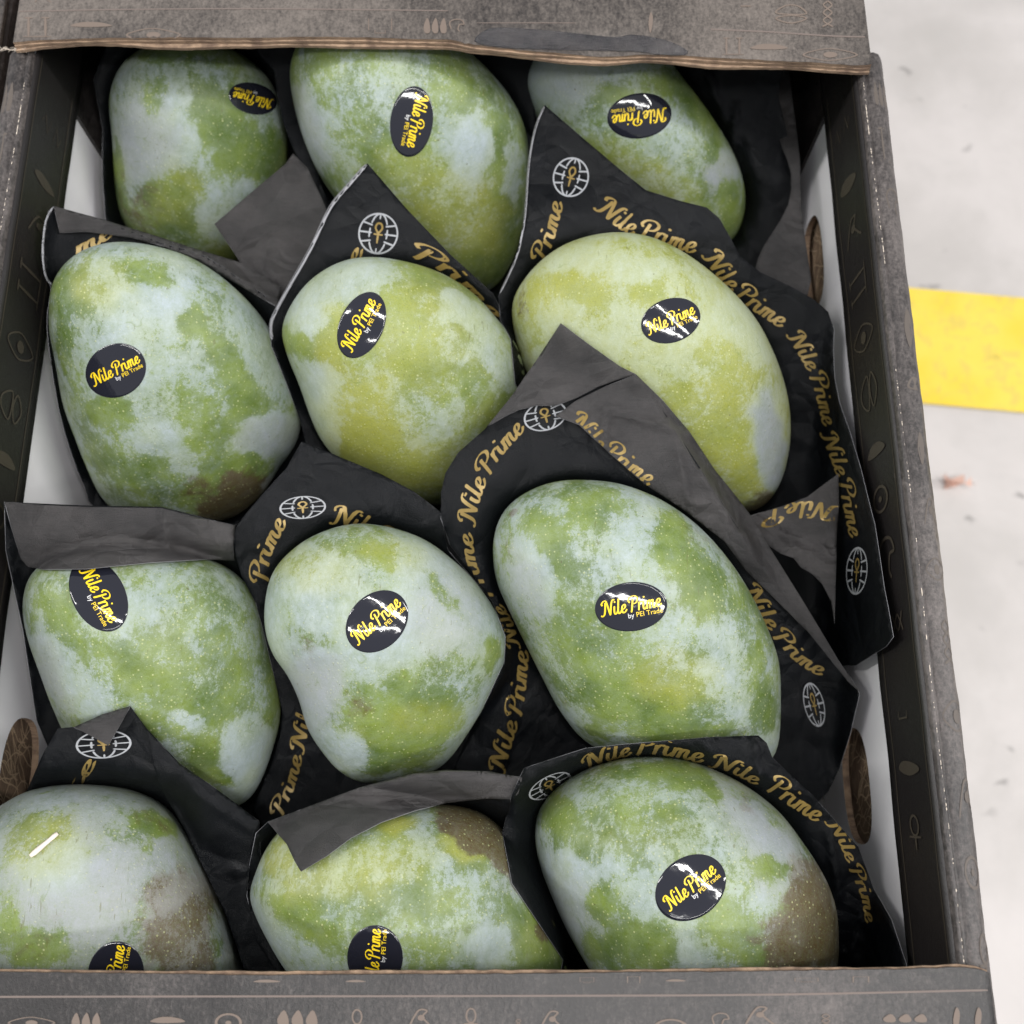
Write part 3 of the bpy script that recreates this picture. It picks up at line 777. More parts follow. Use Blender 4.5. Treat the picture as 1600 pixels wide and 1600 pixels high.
O['A2'] = [(456,110),(460,158),(473,212),(496,270),(528,320),(575,375),(640,430),(710,466),(768,464),(800,425),(817,375),(826,300),(825,225),(808,172),(772,122),(720,75),(660,42),(590,30),(520,40),(472,70)]
O['A3'] = [(822,128),(832,98),(860,76),(910,62),(970,62),(1030,84),(1080,140),(1123,199),(1153,253),(1167,300),(1166,340),(1150,378),(1115,395),(1060,380),(990,340),(920,285),(865,225),(832,172)]
O['B1'] = [(80,476),(79,520),(86,560),(98,632),(116,686),(134,737),(158,787),(200,818),(270,832),(330,826),(375,812),(415,775),(440,735),(466,695),(474,653),(466,605),(438,545),(400,490),(355,446),(308,414),(261,396),(200,386),(150,392),(112,412),(88,442)]
O['B2'] = [(443,518),(451,559),(466,600),(482,650),(500,690),(530,725),(580,760),(640,790),(700,795),(755,765),(800,710),(822,650),(820,585),(805,539),(771,496),(737,461),(694,434),(643,416),(586,407),(535,414),(488,442),(457,481)]
O['B3'] = [(804,480),(807,525),(818,572),(840,615),(880,660),(945,712),(1035,765),(1110,800),(1170,812),(1205,795),(1228,755),(1239,700),(1238,650),(1229,605),(1209,552),(1180,500),(1138,453),(1090,414),(1043,387),(999,373),(949,371),(891,386),(847,415),(817,450)]
O['C1'] = [(38,960),(45,1000),(64,1057),(82,1111),(108,1165),(165,1215),(250,1255),(330,1275),(386,1264),(413,1225),(434,1160),(442,1115),(436,1070),(420,1010),(402,949),(371,905),(324,878),(250,862),(170,862),(100,872),(58,895),(42,925)]
O['C2'] = [(416,950),(417,990),(428,1025),(448,1055),(465,1095),(478,1142),(502,1182),(530,1214),(570,1232),(640,1225),(695,1202),(735,1147),(768,1085),(788,1035),(791,1000),(775,960),(738,909),(697,872),(657,846),(603,829),(549,826),(495,842),(454,869),(427,903)]
O['C3'] = [(775,873),(779,910),(795,950),(815,995),(846,1062),(873,1116),(914,1166),(980,1195),(1060,1215),(1140,1225),(1190,1215),(1219,1188),(1225,1150),(1224,1085),(1218,1031),(1197,977),(1166,918),(1130,869),(1085,824),(1031,788),(972,765),(918,759),(869,762),(824,779),(792,806),(777,842)]
O['D1'] = [(-40,1290),(0,1261),(44,1238),(101,1228),(169,1229),(219,1239),(260,1262),(287,1298),(310,1340),(331,1381),(351,1424),(369,1472),(381,1515),(380,1560),(340,1612),(230,1652),(110,1650),(10,1620),(-60,1540),(-90,1440),(-75,1350)]
O['D2'] = [(389,1400),(397,1372),(414,1332),(440,1298),(490,1268),(560,1252),(625,1252),(684,1257),(731,1264),(765,1280),(799,1313),(829,1360),(853,1410),(876,1464),(888,1515),(880,1570),(820,1622),(720,1652),(600,1632),(500,1585),(448,1520),(425,1485),(402,1440)]
O['D3'] = [(837,1296),(844,1265),(868,1235),(908,1208),(962,1190),(1016,1185),(1067,1189),(1117,1205),(1168,1232),(1215,1269),(1252,1316),(1286,1367),(1306,1414),(1312,1464),(1310,1515),(1290,1570),(1230,1622),(1130,1652),(1030,1632),(960,1578),(920,1515),(891,1464),(868,1415),(848,1365),(838,1325)]
B_ = {}
B_['A1'] = [('g',250,215,70,75,10,-.2),('g',340,190,32,70,-25,1.0),('g',400,240,48,40,30,1.0),('g',285,320,55,60,0,.75),('y',275,300,50,60,0,.55),('g',360,330,45,50,-30,.15),('g',187,300,14,80,0,.9),('b',190,300,16,60,0,.4),('b',228,330,30,45,0,.55),('g',215,340,40,50,0,.55),('g',240,150,24,30,0,.5),('b',240,150,18,22,0,.3),('g',300,80,120,18,0,.7),('g',360,400,50,22,0,.7),('y',360,395,50,24,0,.6),('l',225,210,50,80,0,.8)]
B_['A2'] = [('g',505,90,22,24,0,.7),('g',480,200,28,70,-15,-.05),('l',480,210,30,90,-15,.7),('g',735,220,42,70,10,-.1),('g',778,210,14,90,-8,.75),('g',715,140,60,40,20,.6),('g',620,250,60,50,0,.45),('y',640,290,80,60,30,.6),('g',660,330,90,60,40,.62),('y',730,340,70,70,30,.8),('g',790,320,20,60,0,.85),('g',765,400,40,55,30,.8),('g',590,120,80,40,0,.35),('g',800,280,12,50,0,.2)]
B_['A3'] = [('g',870,125,50,40,0,-.2),('l',900,120,70,50,0,.6),('g',1085,160,16,60,-35,.95),('g',1040,130,25,25,0,.7),('g',1130,260,14,60,-15,.8),('b',1150,240,12,60,-18,.35),('g',1130,275,22,34,25,-.35),('g',1000,270,80,40,20,.6),('y',1000,290,110,50,25,.7),('g',1080,300,45,30,20,.55),('g',1150,330,24,50,0,.85),('g',960,150,30,14,-10,.8),('l',1125,275,26,36,0,.8)]
B_['B1'] = [('g',115,455,34,38,0,1.0),('g',170,440,50,40,0,.55),('y',160,440,50,45,0,.7),('g',230,470,70,70,0,-.1),('g',230,425,50,22,15,.6),('g',300,505,20,22,0,.95),('g',255,560,60,55,30,.3),('g',350,560,24,40,-30,.75),('g',380,620,42,30,40,1.0),('g',405,650,34,34,0,.9),('g',175,640,36,24,15,.85),('g',200,680,34,20,10,.7),('g',300,630,70,40,20,.55),('g',420,680,52,30,-8,-.65),('l',420,680,50,30,0,.6),('g',255,690,60,28,20,.0),('g',330,680,40,30,0,.75),('g',360,760,70,44,-20,1.05),('b',370,784,66,42,-15,1.15),('b',310,760,30,26,0,.5),('g',230,760,60,50,0,.65),('g',160,710,24,40,-20,.6),('g',100,520,12,60,0,.7),('g',430,760,18,30,0,.2)]
B_['B2'] = [('g',545,440,60,30,-10,-.15),('g',490,480,40,40,0,-.05),('g',660,425,40,14,12,.95),('g',700,455,40,24,25,.8),('g',470,540,34,18,25,.95),('g',520,540,20,50,0,.85),('y',525,540,26,60,0,.9),('g',640,500,60,60,0,.55),('y',650,520,90,90,0,.75),('g',735,520,20,60,-30,.8),('g',715,480,34,16,35,-.2),('g',505,615,30,40,0,-.5),('g',560,650,40,60,0,.6),('g',565,690,44,36,0,1.05),('y',565,660,60,70,0,1.1),('g',655,575,40,24,0,.85),('g',740,590,24,60,10,.7),('g',680,640,60,40,0,.45),('g',620,740,60,30,0,.8),('y',640,730,80,40,0,.9),('g',780,560,24,60,-25,.15),('g',520,690,20,30,0,-.2),('g',750,650,30,50,0,.6)]
B_['B3'] = [('g',905,410,50,20,-15,-.2),('g',860,455,50,30,-20,.6),('y',870,460,80,50,-20,1.3),('y',1000,560,180,170,20,.85),('g',1000,480,60,30,0,.5),('g',950,600,60,50,0,.4),('g',1110,690,50,60,0,.55),('g',905,450,40,24,10,.75),('g',1010,440,30,44,25,.9),('g',1060,400,40,16,25,.5),('g',1000,420,60,20,0,.1),('g',830,510,26,40,0,.5),('b',817,470,10,40,10,.5),('g',1130,580,44,50,20,.75),('g',1060,600,40,30,0,.3),('g',1155,500,30,50,-30,-.1),('g',1190,610,20,40,-10,.75),('g',1160,690,36,90,-10,.75),('g',1055,620,36,18,-10,.7),('g',1205,690,24,80,-8,-.3),('l',1205,690,24,80,-8,.8),('y',1205,700,20,80,-8,.1),('g',1190,785,30,22,0,.7),('b',1192,788,34,24,0,.95),('b',1215,690,12,60,0,.3),('g',960,520,50,40,0,.1)]
B_['C1'] = [('g',95,965,24,40,10,.9),('g',240,900,60,24,0,.4),('g',200,960,70,40,0,.1),('g',310,1040,110,70,30,.65),('y',270,1010,90,50,20,.35),('g',230,1060,50,26,0,1.0),('g',330,990,30,14,0,.8),('g',355,900,50,24,30,.4),('g',300,1120,80,40,10,.8),('g',330,1190,36,44,-20,1.0),('g',300,1130,40,14,20,.1),('g',390,1160,40,40,0,-.15),('g',380,1225,40,50,20,-.25),('g',350,1215,26,16,20,.9),('g',140,1090,60,50,0,.15),('g',80,1040,30,60,-15,-.1),('l',80,1060,20,70,-15,.7),('g',425,1090,10,50,0,.8)]
B_['C2'] = [('g',560,855,60,20,10,.6),('y',500,890,60,40,0,.7),('g',470,880,40,24,-20,.4),('g',625,880,50,22,25,.65),('y',620,870,60,30,10,.7),('g',500,950,30,30,0,.2),('g',670,930,60,80,0,-.2),('l',700,960,60,70,0,.7),('g',495,1010,42,22,30,.75),('b',480,1015,40,20,30,.4),('g',500,1060,44,44,30,-.5),('l',490,1080,50,60,20,.9),('g',590,1000,40,30,30,-.2),('g',565,1100,36,40,20,.7),('g',630,1070,30,22,10,.75),('g',710,1070,46,46,20,.45),('g',640,1130,80,40,-20,.9),('y',660,1120,60,30,0,.6),('g',600,1170,80,36,-10,.85),('b',560,1100,28,30,0,.5),('g',545,1175,30,30,0,-.3),('g',770,1020,14,30,0,.8),('g',690,930,16,50,-35,.6)]
B_['C3'] = [('b',803,792,9,7,-40,.9),('g',900,780,60,22,-10,.75),('g',925,800,50,26,0,.7),('g',860,790,36,16,0,.3),('g',860,870,34,60,-30,.85),('g',800,860,20,44,10,.5),('b',795,850,16,30,0,.3),('g',830,900,30,60,-20,-.3),('l',820,930,30,80,-20,.7),('g',1000,840,50,30,30,.2),('g',1050,850,36,34,45,.95),('g',1090,910,34,50,-35,1.05),('b',1090,830,90,20,42,.35),('g',905,965,30,34,0,.5),('g',960,1030,110,60,20,.65),('y',1010,960,110,90,0,.35),('g',1010,1090,90,44,10,.8),('g',930,1100,40,40,0,.9),('y',1060,1060,70,50,0,.7),('g',1170,980,30,80,-20,.6),('g',1195,1110,14,40,0,.9),('g',1170,1170,60,20,0,-.2),('g',900,1130,24,40,-20,.2),('g',1130,1010,40,50,0,.15),('b',880,1110,14,40,-20,.35),('g',1080,1150,70,18,0,.8),('g',980,880,40,40,0,.15)]
B_['D1'] = [('g',60,1310,66,40,-20,.75),('y',75,1320,90,60,-10,.7),('g',100,1335,50,18,-10,.6),('g',240,1290,34,20,0,.9),('b',240,1290,34,20,0,.4),('g',200,1310,36,14,20,.55),('g',150,1400,110,60,0,-.1),('l',150,1400,180,120,0,1.0),('l',80,1340,60,50,0,.3),('b',290,1440,80,80,-20,.95),('g',270,1440,90,70,-20,.55),('g',290,1390,16,50,50,.1),('g',60,1480,44,34,0,.9),('g',10,1440,30,50,0,.5),('b',50,1480,30,30,0,.35),('g',310,1490,30,30,0,.6),('b',200,1430,30,40,0,.3),('l',320,1400,30,40,0,1.),('b',350,1470,24,60,-20,.45)]
B_['D2'] = [('g',440,1350,26,40,0,.4),('y',440,1340,30,40,0,.9),('g',470,1410,34,18,0,1.0),('g',490,1450,60,20,32,.95),('g',410,1440,20,50,-30,.1),('g',620,1290,24,16,0,.9),('y',620,1290,26,16,0,1.),('g',600,1350,90,40,-15,.25),('y',570,1360,130,40,-15,.8),('g',750,1300,90,40,38,.95),('b',750,1300,80,34,38,1.25),('b',815,1355,62,26,55,1.2),('y',720,1325,40,20,30,.9),('g',740,1330,50,24,30,.8),('g',780,1390,34,50,-30,.3),('g',650,1420,130,44,0,.65),('g',660,1480,120,40,0,.5),('g',840,1470,40,60,-10,1.1),('y',840,1470,30,50,0,.4),('b',845,1455,14,14,0,.9),('g',760,1480,30,34,20,-.1),('l',800,1380,26,26,0,.7),('b',855,1420,10,50,-15,.6)]
B_['D3'] = [('g',870,1270,24,26,0,1.0),('g',1000,1205,50,12,5,.75),('b',990,1207,30,8,0,.3),('g',1080,1215,40,16,25,1.05),('g',1105,1235,30,10,30,.9),('g',900,1310,30,44,-30,.85),('g',960,1290,50,26,-10,.75),('g',1050,1275,40,20,-10,.8),('g',1040,1320,120,40,10,.5),('y',1020,1310,100,40,0,.5),('g',880,1400,50,60,-20,-.3),('g',940,1410,30,30,20,.75),('g',1000,1480,70,44,0,.7),('g',1130,1440,34,50,0,.8),('g',1200,1480,70,40,0,.7),('b',1250,1480,70,70,0,.9),('g',1240,1440,44,40,0,.65),('b',1285,1430,40,100,-20,1.2),('g',1285,1430,30,90,-20,.8),('g',1205,1350,30,24,20,.8),('g',1190,1300,60,18,40,-.4),('l',1190,1300,120,40,45,.8),('b',1170,1260,60,12,35,.45),('g',1075,1500,16,50,-20,-.4),('l',1230,1380,70,40,30,.7),('l',910,1440,40,70,-20,.6)]
LBL = {
 'A1': 'green mango, far left corner, charcoal paper over its lower right',
 'A2': 'pale green mango in the middle of the far row, its seal reading downwards',
 'A3': 'grey-green mango in the far right corner with an upside-down oval seal',
 'B1': 'large blue-green mango by the left wall, second from the far flap',
 'B2': 'yellow-green mango with steeply tilted seal between the left-wall mango and the yellowest mango',
 'B3': 'yellowest mango of the box, large and pale, behind the grey paper tip',
 'C1': 'evenly green mango by the left wall, its seal half tucked under a grey paper band',
 'C2': 'whitish pear-shaped mango in the middle column, third row from the far flap',
 'C3': 'large shiny green mango with a nearly level seal and blue bloom on its left side',
 'D1': 'greyish lilac mango in the near left corner, white sliver lying on it',
 'D2': 'green mango with a dark purple-brown shoulder, in the middle of the near row',
 'D3': 'blue-bloomed mango with a brown right flank in the near right corner'}
BASE = {'A1':(.4,.1,0),'A2':(.46,.25,0),'A3':(.34,.25,0),'B1':(.32,.2,0),'B2':(.42,.5,0),'B3':(.30,.9,0),'C1':(.52,.3,0),'C2':(.18,.3,0),'C3':(.38,.15,0),'D1':(.12,.1,.16),'D2':(.38,.3,0),'D3':(.30,.15,0)}
HZ = {'A1':(-.016,.036),'A2':(-.004,.040),'A3':(-.010,.036),'B1':(-.004,.040),'B2':(0,.040),'B3':(0,.042),'C1':(-.004,.039),'C2':(.003,.038),'C3':(.003,.041),'D1':(-.002,.042),'D2':(-.002,.042),'D3':(-.002,.042)}
for k in O:
    dz, h = HZ[k]
    mango(k, O[k], ZC+dz, h, 0.30 if k[0] != 'D' else 0.10, B_[k], BASE[k], LBL[k], 0.08 if k != 'D1' else 0.5, (955, 1246, 23) if k == 'D3' else None)
sticker('A1', 395, 154, 38, 24, 14, 192, unit=9.0)
sticker('A2', 643, 190, 55, 33, 97, 100, unit=12.2, off=(6, -2))
sticker('A3', 999, 181, 50, 35, -8, 172, unit=12.2)
sticker('B1', 181, 579, 48, 41, -25, -28)
sticker('B2', 565, 508, 54, 34, -66, -64, unit=12.6, off=(-2, 0))
sticker('B3', 1048, 501, 47, 34, -18, -25)
sticker('C1', 154, 930, 60, 41, 62, 60, unit=13.6)
sticker('C2', 589, 971, 54, 42, -45, -43, unit=13.4)
sticker('C3', 986, 948, 56, 38, -6, -10)
sticker('D1', 181, 1521, 50, 43, -78, -80, unit=12.8)
sticker('D2', 586, 1496, 50, 43, -88, -87, unit=12.8)
sticker('D3', 1079, 1387, 59, 47, -38, -40, unit=13.8)

# ------------------------------------------------------------------ wrapping papers
BV = {k: MG[k]['bvh'] for k in MG}
def in_poly_grid(poly, step):
    xs = [p[0] for p in poly]; ys = [p[1] for p in poly]; out = []
    y = min(ys)+step/2; r = 0
    while y < max(ys):
        x = min(xs)+(step/2 if r % 2 else 0)
        while x < max(xs):
            if inside((x, y), poly): out.append((x, y))
            x += step
        y += step*0.87; r += 1
    return out
def sheet(name, poly, parent, mats, own=None, over=(), depth=None, crease=0.0010, seed=0.0, lift=0.0, step=7, iters=50, clear=0.0012, ridges=(), thick=0.00013, roundn=3, curl=None):
    """A paper sheet: outline traced as seen, draped at real depth: it passes behind its own mango,
    in front of the things it covers, and relaxes in between."""
    bd = []
    P = poly if roundn == 0 else cr(poly, roundn, True) if roundn > 1 else poly
    n = len(P)
    for i in range(n):
        a_, b_ = P[i], P[(i+1) % n]; L = math.hypot(b_[0]-a_[0], b_[1]-a_[1]); m = max(1, int(L/step))
        for k_ in range(m): bd.append((a_[0]+(b_[0]-a_[0])*k_/m, a_[1]+(b_[1]-a_[1])*k_/m))
    nb = len(bd); g = [p for p in in_poly_grid(bd, step)]
    B = np.array(bd); g = [p for p in g if np.min((B[:, 0]-p[0])**2+(B[:, 1]-p[1])**2) > (step*0.45)**2]
    vv = [Vector(p) for p in bd+g]
    r = delaunay_2d_cdt(vv, [(i, (i+1) % nb) for i in range(nb)], [], 0, 1e-6)
    V = [(p.x, p.y) for p in r[0]]
    T = [tuple(f) for f in r[2] if inside((sum(V[i][0] for i in f)/3, sum(V[i][1] for i in f)/3), bd)]
    N = len(V); D = [ray(*p) for p in V]
    lo = np.full(N, -9.0); hi = np.full(N, 9.0)   # t must be >= lo, <= hi
    t = np.zeros(N)
    if own: ocx, ocy = MG[own]['c']
    for i, (p, d) in enumerate(zip(V, D)):
        if depth is not None: z = depth(p)
        elif not own: z = ZR-0.05
        else:
            s = max(-1, min(1, (ocy-p[1])/200)); z = ZR-0.056+0.030*s
        t[i] = (z-CAM.z)/d.z
        if own:
            m = mango_t(own, *p)
            if m: lo[i] = max(lo[i], m[1]+0.0012)
        for q in over:
            bv = BV[q]; h = bv.ray_cast(CAM, d, 2)
            if h[0] is not None: hi[i] = min(hi[i], h[3]-clear)
        # stay inside the box walls
        wx = (CR-0.0055)
        tx = ((wx if d.x > 0 else -wx)-CAM.x)/d.x if abs(d.x) > 1e-6 else 9
        if tx > 0: hi[i] = min(hi[i], tx)
        hi[i] = min(hi[i], (ZB+0.007-CAM.z)/d.z)
    E = set()
    for f in T:
        for a_, b_ in ((f[0], f[1]), (f[1], f[2]), (f[2], f[0])): E.add((min(a_, b_), max(a_, b_)))
    E = np.array(list(E)); deg = np.zeros(N); np.add.at(deg, E[:, 0], 1); np.add.at(deg, E[:, 1], 1); deg = np.maximum(deg, 1)
    t0 = t.copy(); pull = 0.03
    for it in range(iters):
        t = np.maximum(t, lo); t = np.minimum(t, hi)
        s = np.zeros(N); np.add.at(s, E[:, 0], t[E[:, 1]]); np.add.at(s, E[:, 1], t[E[:, 0]])
        t = 0.35*t+0.65*(s/deg); t = t*(1-pull)+t0*pull
    # wrinkles and folds
    for i, p in enumerate(V):
        x, y = p
        c_ = abs(nz(x/60+seed, y/60, seed))+0.5*abs(nz(x/26+seed, y/30, seed+5)) - 0.35
        c_ += 0.03*abs(nz(x/11, y/12, seed+9))
        t[i] += crease*1.6*c_-lift
        for (ax, ay, bx, by, wd_, hh) in ridges:
            L = math.hypot(bx-ax, by-ay); s = ((x-ax)*(bx-ax)+(y-ay)*(by-ay))/L/L
            if -0.1 < s < 1.1:
                dd = abs((x-ax)*(by-ay)-(y-ay)*(bx-ax))/L; t[i] -= hh*max(0, 1-dd/wd_)*max(0.0, min(1, 6*(s+0.1), 6*(1.1-s)))
    if curl:
        for i, p in enumerate(V): t[i] -= curl(p)
    t = np.maximum(t, lo); t = np.minimum(t, hi)
    vs = [CAM+D[i]*t[i] for i in range(N)]
    sd = sum((V[f[1]][0]-V[f[0]][0])*(V[f[2]][1]-V[f[0]][1])-(V[f[2]][0]-V[f[0]][0])*(V[f[1]][1]-V[f[0]][1]) for f in T)
    if sd > 0: T = [f[::-1] for f in T]
    oc = sum(vs, Vector())/N
    o = mesh_obj(name, vs, T, mats, parent, True, oc)
    bv = BVHTree.FromPolygons([tuple(v) for v in vs], T)
    md = o.modifiers.new('thickness', 'SOLIDIFY'); md.thickness = thick; md.offset = -1
    if len(mats) > 2: md.material_offset = 1; md.material_offset_rim = 2
    return o, bv
FR = [M['front'], M['back'], M['edge']]; BK = [M['back'], M['front'], M['edge']]
PAP = {}
def wrap(key, own, poly, over, label, **kw):
    o, bv = sheet('wrapping_paper', poly, None, FR, own, over, seed=hash_(key), **kw)
    tag(o, label, 'wrapping paper', 'printed black wrapping papers round the mangoes')
    PAP[key] = o; BV['p'+key] = bv; return o
def hash_(s): return sum(ord(c)*(i+3) for i, c in enumerate(s)) % 37 + 0.37
def fold(key, name, poly, over, parent=None, mats=None, step=6, **kw):
    o, bv = sheet(name, poly, parent or PAP[key], mats or BK, None, over, step=step, seed=hash_(key+name)+1.3, **kw)
    BV['f'+name+key] = bv; return o, bv
deep = lambda off: (lambda p: ZR-off)
def texts(key, surf_bvh, parent, items, glyphs=()):
    bm_ = px_map(surf_bvh, 0.00008)
    ink = Ink()
    for it in items:
        path, unit, txt = it[:3]
        text_on(ink, path, unit, txt, bm_, mirror=len(it) > 3 and it[3])
    ink.build('gold_lettering', M['pgold'], parent)
    for g in glyphs: globe_on(parent, *g, bm_)

BV['flap'] = bvh_of(farf)
M['gloss'] = mat_paper('crushed_black_print', lin(30, 30, 36), lin(84, 80, 80), 0.22, 0.8, 0.6)
fold('flap', 'crushed_strip', [(741,64),(760,46),(790,43),(850,47),(900,52),(960,58),(985,54),(1020,58),(1050,66),(1075,80),(1062,87),(1020,84),(1000,81),(940,79),(880,78),(820,76),(771,72)], ('flap',), parent=farf, mats=[M['gloss']]*3, step=3, clear=0.0004, crease=0.0011, ridges=[(765,50,1030,72,7,.0012)])
# tray lining: dark paper across the bottom
ln_, lb = sheet('tray_liner', [topx(Vector(p)) for p in ((-.142,Y0+.012,ZB+.02),(.142,Y0+.012,ZB+.02),(.143,YB-.02,ZB+.02),(-.143,YB-.02,ZB+.02))], None, FR, None, (), depth=deep(0.110), crease=0.003, seed=3, step=14, roundn=1)
tag(ln_, 'black paper lining the bottom of the carton under all the mangoes', 'paper liner')

wrap('A1', 'A1', [(168,66),(460,58),(470,150),(500,285),(516,345),(480,440),(440,476),(300,460),(190,410),(164,335),(160,200)], (), 'black paper round the shaded far left mango, one charcoal corner turned over the fruit', roundn=2)
fold('A1', 'turned_corner', [(335,350),(390,303),(445,257),(458,240),(480,262),(508,322),(512,360),(470,430),(438,470),(410,440),(376,411),(356,381)], ('A1','pA1'), roundn=1, clear=0.003, ridges=[(440,262,420,440,30,.002)])
wrap('A2', 'A2', [(430,58),(860,58),(836,130),(832,330),(790,470),(770,490),(690,500),(560,440),(512,332),(472,262),(442,190),(428,110)], ('pA1',), 'black paper under the pale mango with the glaring seal, thin edge showing at its left', roundn=2)
wrap('A3', 'A3', [(790,58),(1190,58),(1216,150),(1236,240),(1240,320),(1205,372),(1186,425),(1150,440),(1080,420),(960,380),(850,290),(812,170)], (), 'black paper behind the upside-down seal mango, its folds standing along the right wall', roundn=2, ridges=[(1105,110,1135,190,8,.004),(1150,170,1140,300,9,.004),(1140,300,1180,400,10,.003)])
fold('A3', 'turned_edge', [(1196,84),(1206,170),(1222,230),(1236,270),(1232,320),(1206,365),(1186,400),(1186,440),(1262,462),(1262,400),(1252,330),(1250,250),(1240,170),(1226,84)], (), roundn=2, depth=deep(0.055), crease=0.0006)
wrap('B1', 'B1', [(84,322),(72,345),(67,395),(72,432),(80,450),(74,490),(76,540),(92,640),(112,710),(132,760),(160,806),(300,850),(440,770),(486,700),(484,620),(470,560),(436,482),(380,440),(320,400),(253,380),(180,352),(120,334)], ('A1','fturned_cornerA1'), 'black paper behind the left-wall mango, its grey edge band turned over along the top', roundn=2)
fold('B1', 'turned_edge', [(84,322),(162,343),(236,366),(304,388),(375,410),(438,447),(434,480),(380,450),(330,420),(290,398),(253,384),(202,371),(135,362),(93,364)], ('A1','pB1','fturned_cornerA1'), roundn=1, clear=0.0022, crease=.0005)
wrap('B2', 'B2', [(574,255),(548,284),(515,323),(484,388),(444,458),(422,502),(424,540),(448,600),(470,660),(482,705),(530,760),(690,815),(800,740),(830,640),(822,570),(798,520),(771,459),(704,398),(636,327)], ('A2','pA1','pA2','fturned_cornerA1','fturned_edgeB1','B1'), 'black paper standing in a tall point with globe emblem behind the tilted-seal mango', roundn=1, ridges=[(720,415,760,470,14,.0015)])
wrap('B3', 'B3', [(851,164),(836,200),(826,256),(820,337),(810,388),(800,418),(779,462),(782,500),(798,530),(805,600),(860,680),(1000,800),(1180,840),(1240,960),(1300,1040),(1337,1040),(1385,1010),(1396,995),(1388,950),(1382,920),(1374,865),(1367,820),(1358,785),(1345,732),(1328,675),(1312,630),(1304,590),(1302,545),(1303,515),(1294,487),(1272,468),(1239,449),(1188,425),(1156,400),(1141,371),(1124,341),(1104,324),(1063,314),(1009,297),(975,270),(911,216)], ('A2','A3','pA3','pA2','fturned_edgeA3','pB2','B2'), 'widest black paper, gold words sweeping down the right of the yellowest mango', roundn=1, ridges=[(1300,600,1345,860,10,.001)])
wrap('C1', 'C1', [(7,784),(9,860),(22,920),(36,985),(57,1125),(80,1180),(150,1260),(290,1300),(400,1295),(440,1230),(452,1130),(446,1060),(425,975),(405,925),(378,884),(366,850),(366,820),(253,792),(135,790)], ('B1','pB1'), 'black paper under the evenly green mango, broad grey band turned over at its top', roundn=1)
wrap('C2', 'C2', [(471,690),(448,731),(411,771),(380,808),(367,828),(365,855),(377,899),(400,943),(411,984),(427,1051),(441,1112),(438,1152),(421,1200),(393,1268),(420,1300),(560,1300),(700,1250),(790,1200),(800,1040),(770,940),(700,860),(688,800),(647,768),(596,741),(512,706)], ('B1','B2','C1','pB1','pB2','pC1'), 'black paper with globe emblem, its point behind the whitish pear-shaped mango', roundn=1, ridges=[(395,905,480,830,18,.0015)])
fold('C1', 'turned_edge', [(7,784),(70,789),(135,792),(253,794),(300,806),(368,821),(364,850),(366,876),(321,874),(236,879),(135,889),(68,890),(44,886),(33,874),(18,826)], ('B1','pC1','C1','pB1'), roundn=1, clear=0.0035, crease=.0007, ridges=[(255,805,262,860,10,.003),(262,812,340,815,8,.003),(340,855,330,820,10,.002)])
wrap('C3', 'C3', [(876,505),(838,563),(797,622),(757,671),(716,707),(696,739),(689,770),(689,810),(703,851),(734,892),(770,941),(790,995),(788,1035),(748,1121),(707,1202),(850,1260),(1100,1275),(1270,1262),(1294,1237),(1312,1200),(1329,1145),(1343,1084),(1328,1056),(1265,975),(1205,900),(1150,820),(1100,740),(1035,640),(994,585),(968,572),(920,538)], ('B2','B3','pB2','pB3','C2','pC2'), 'black paper with tall grey tip between the yellowest and the shiny green mango', roundn=1, ridges=[(1250,1085,1243,1215,5,.0012),(1275,1130,1290,1225,5,.0012)])
fold('B3', 'crumpled_corner', [(1172,806),(1225,790),(1262,776),(1288,756),(1310,740),(1311,790),(1308,830),(1304,975),(1299,940),(1285,913),(1268,896),(1252,887),(1240,872),(1220,865),(1197,850),(1182,826)], ('B3','pB3'), roundn=1, clear=0.004, ridges=[(1175,808,1300,870,14,-.004),(1298,800,1300,868,10,.003),(1190,805,1298,868,6,.002)])
fold('C3', 'turned_tip', [(876,505),(920,538),(968,572),(994,585),(970,592),(935,604),(900,622),(868,634),(838,634),(812,640),(790,650),(770,662),(762,665),(797,622),(838,563)], ('B2','B3','pB2','pC3'), roundn=1, crease=.0004, clear=0.002)  # grey colour here stands in for light glancing off the printed tip
fold('C3', 'turned_edge', [(994,585),(1035,625),(1077,674),(1117,734),(1150,775),(1178,812),(1198,848),(1256,941),(1310,1031),(1344,1082),(1326,1066),(1265,990),(1205,930),(1166,892),(1132,846),(1071,799),(1004,754),(948,704),(905,664),(868,650),(900,626),(945,604)], ('B3','pC3','C3','pB3','fcrumpled_cornerB3','fturned_tipC3'), roundn=1, clear=0.0028, crease=.0009, ridges=[(948,640,945,700,10,.004),(950,640,1080,680,12,.0035),(1060,700,1075,780,14,.003),(1130,830,1140,790,12,.002),(1090,740,1180,860,14,.0015)])
wrap('D1', 'D1', [(204,1104),(160,1120),(115,1136),(91,1138),(67,1178),(40,1240),(10,1290),(-40,1290),(-80,1400),(-80,1600),(380,1660),(470,1600),(450,1520),(410,1400),(405,1283),(337,1232),(280,1192),(229,1138)], ('C1','pC1','pC2','C2'), 'black paper with a small grey turned tip, below the evenly green mango', roundn=1)
fold('D1', 'turned_tip', [(115,1136),(160,1116),(204,1103),(188,1132),(169,1165),(142,1150)], ('C1','pD1'), roundn=1, clear=0.003, crease=.0004)
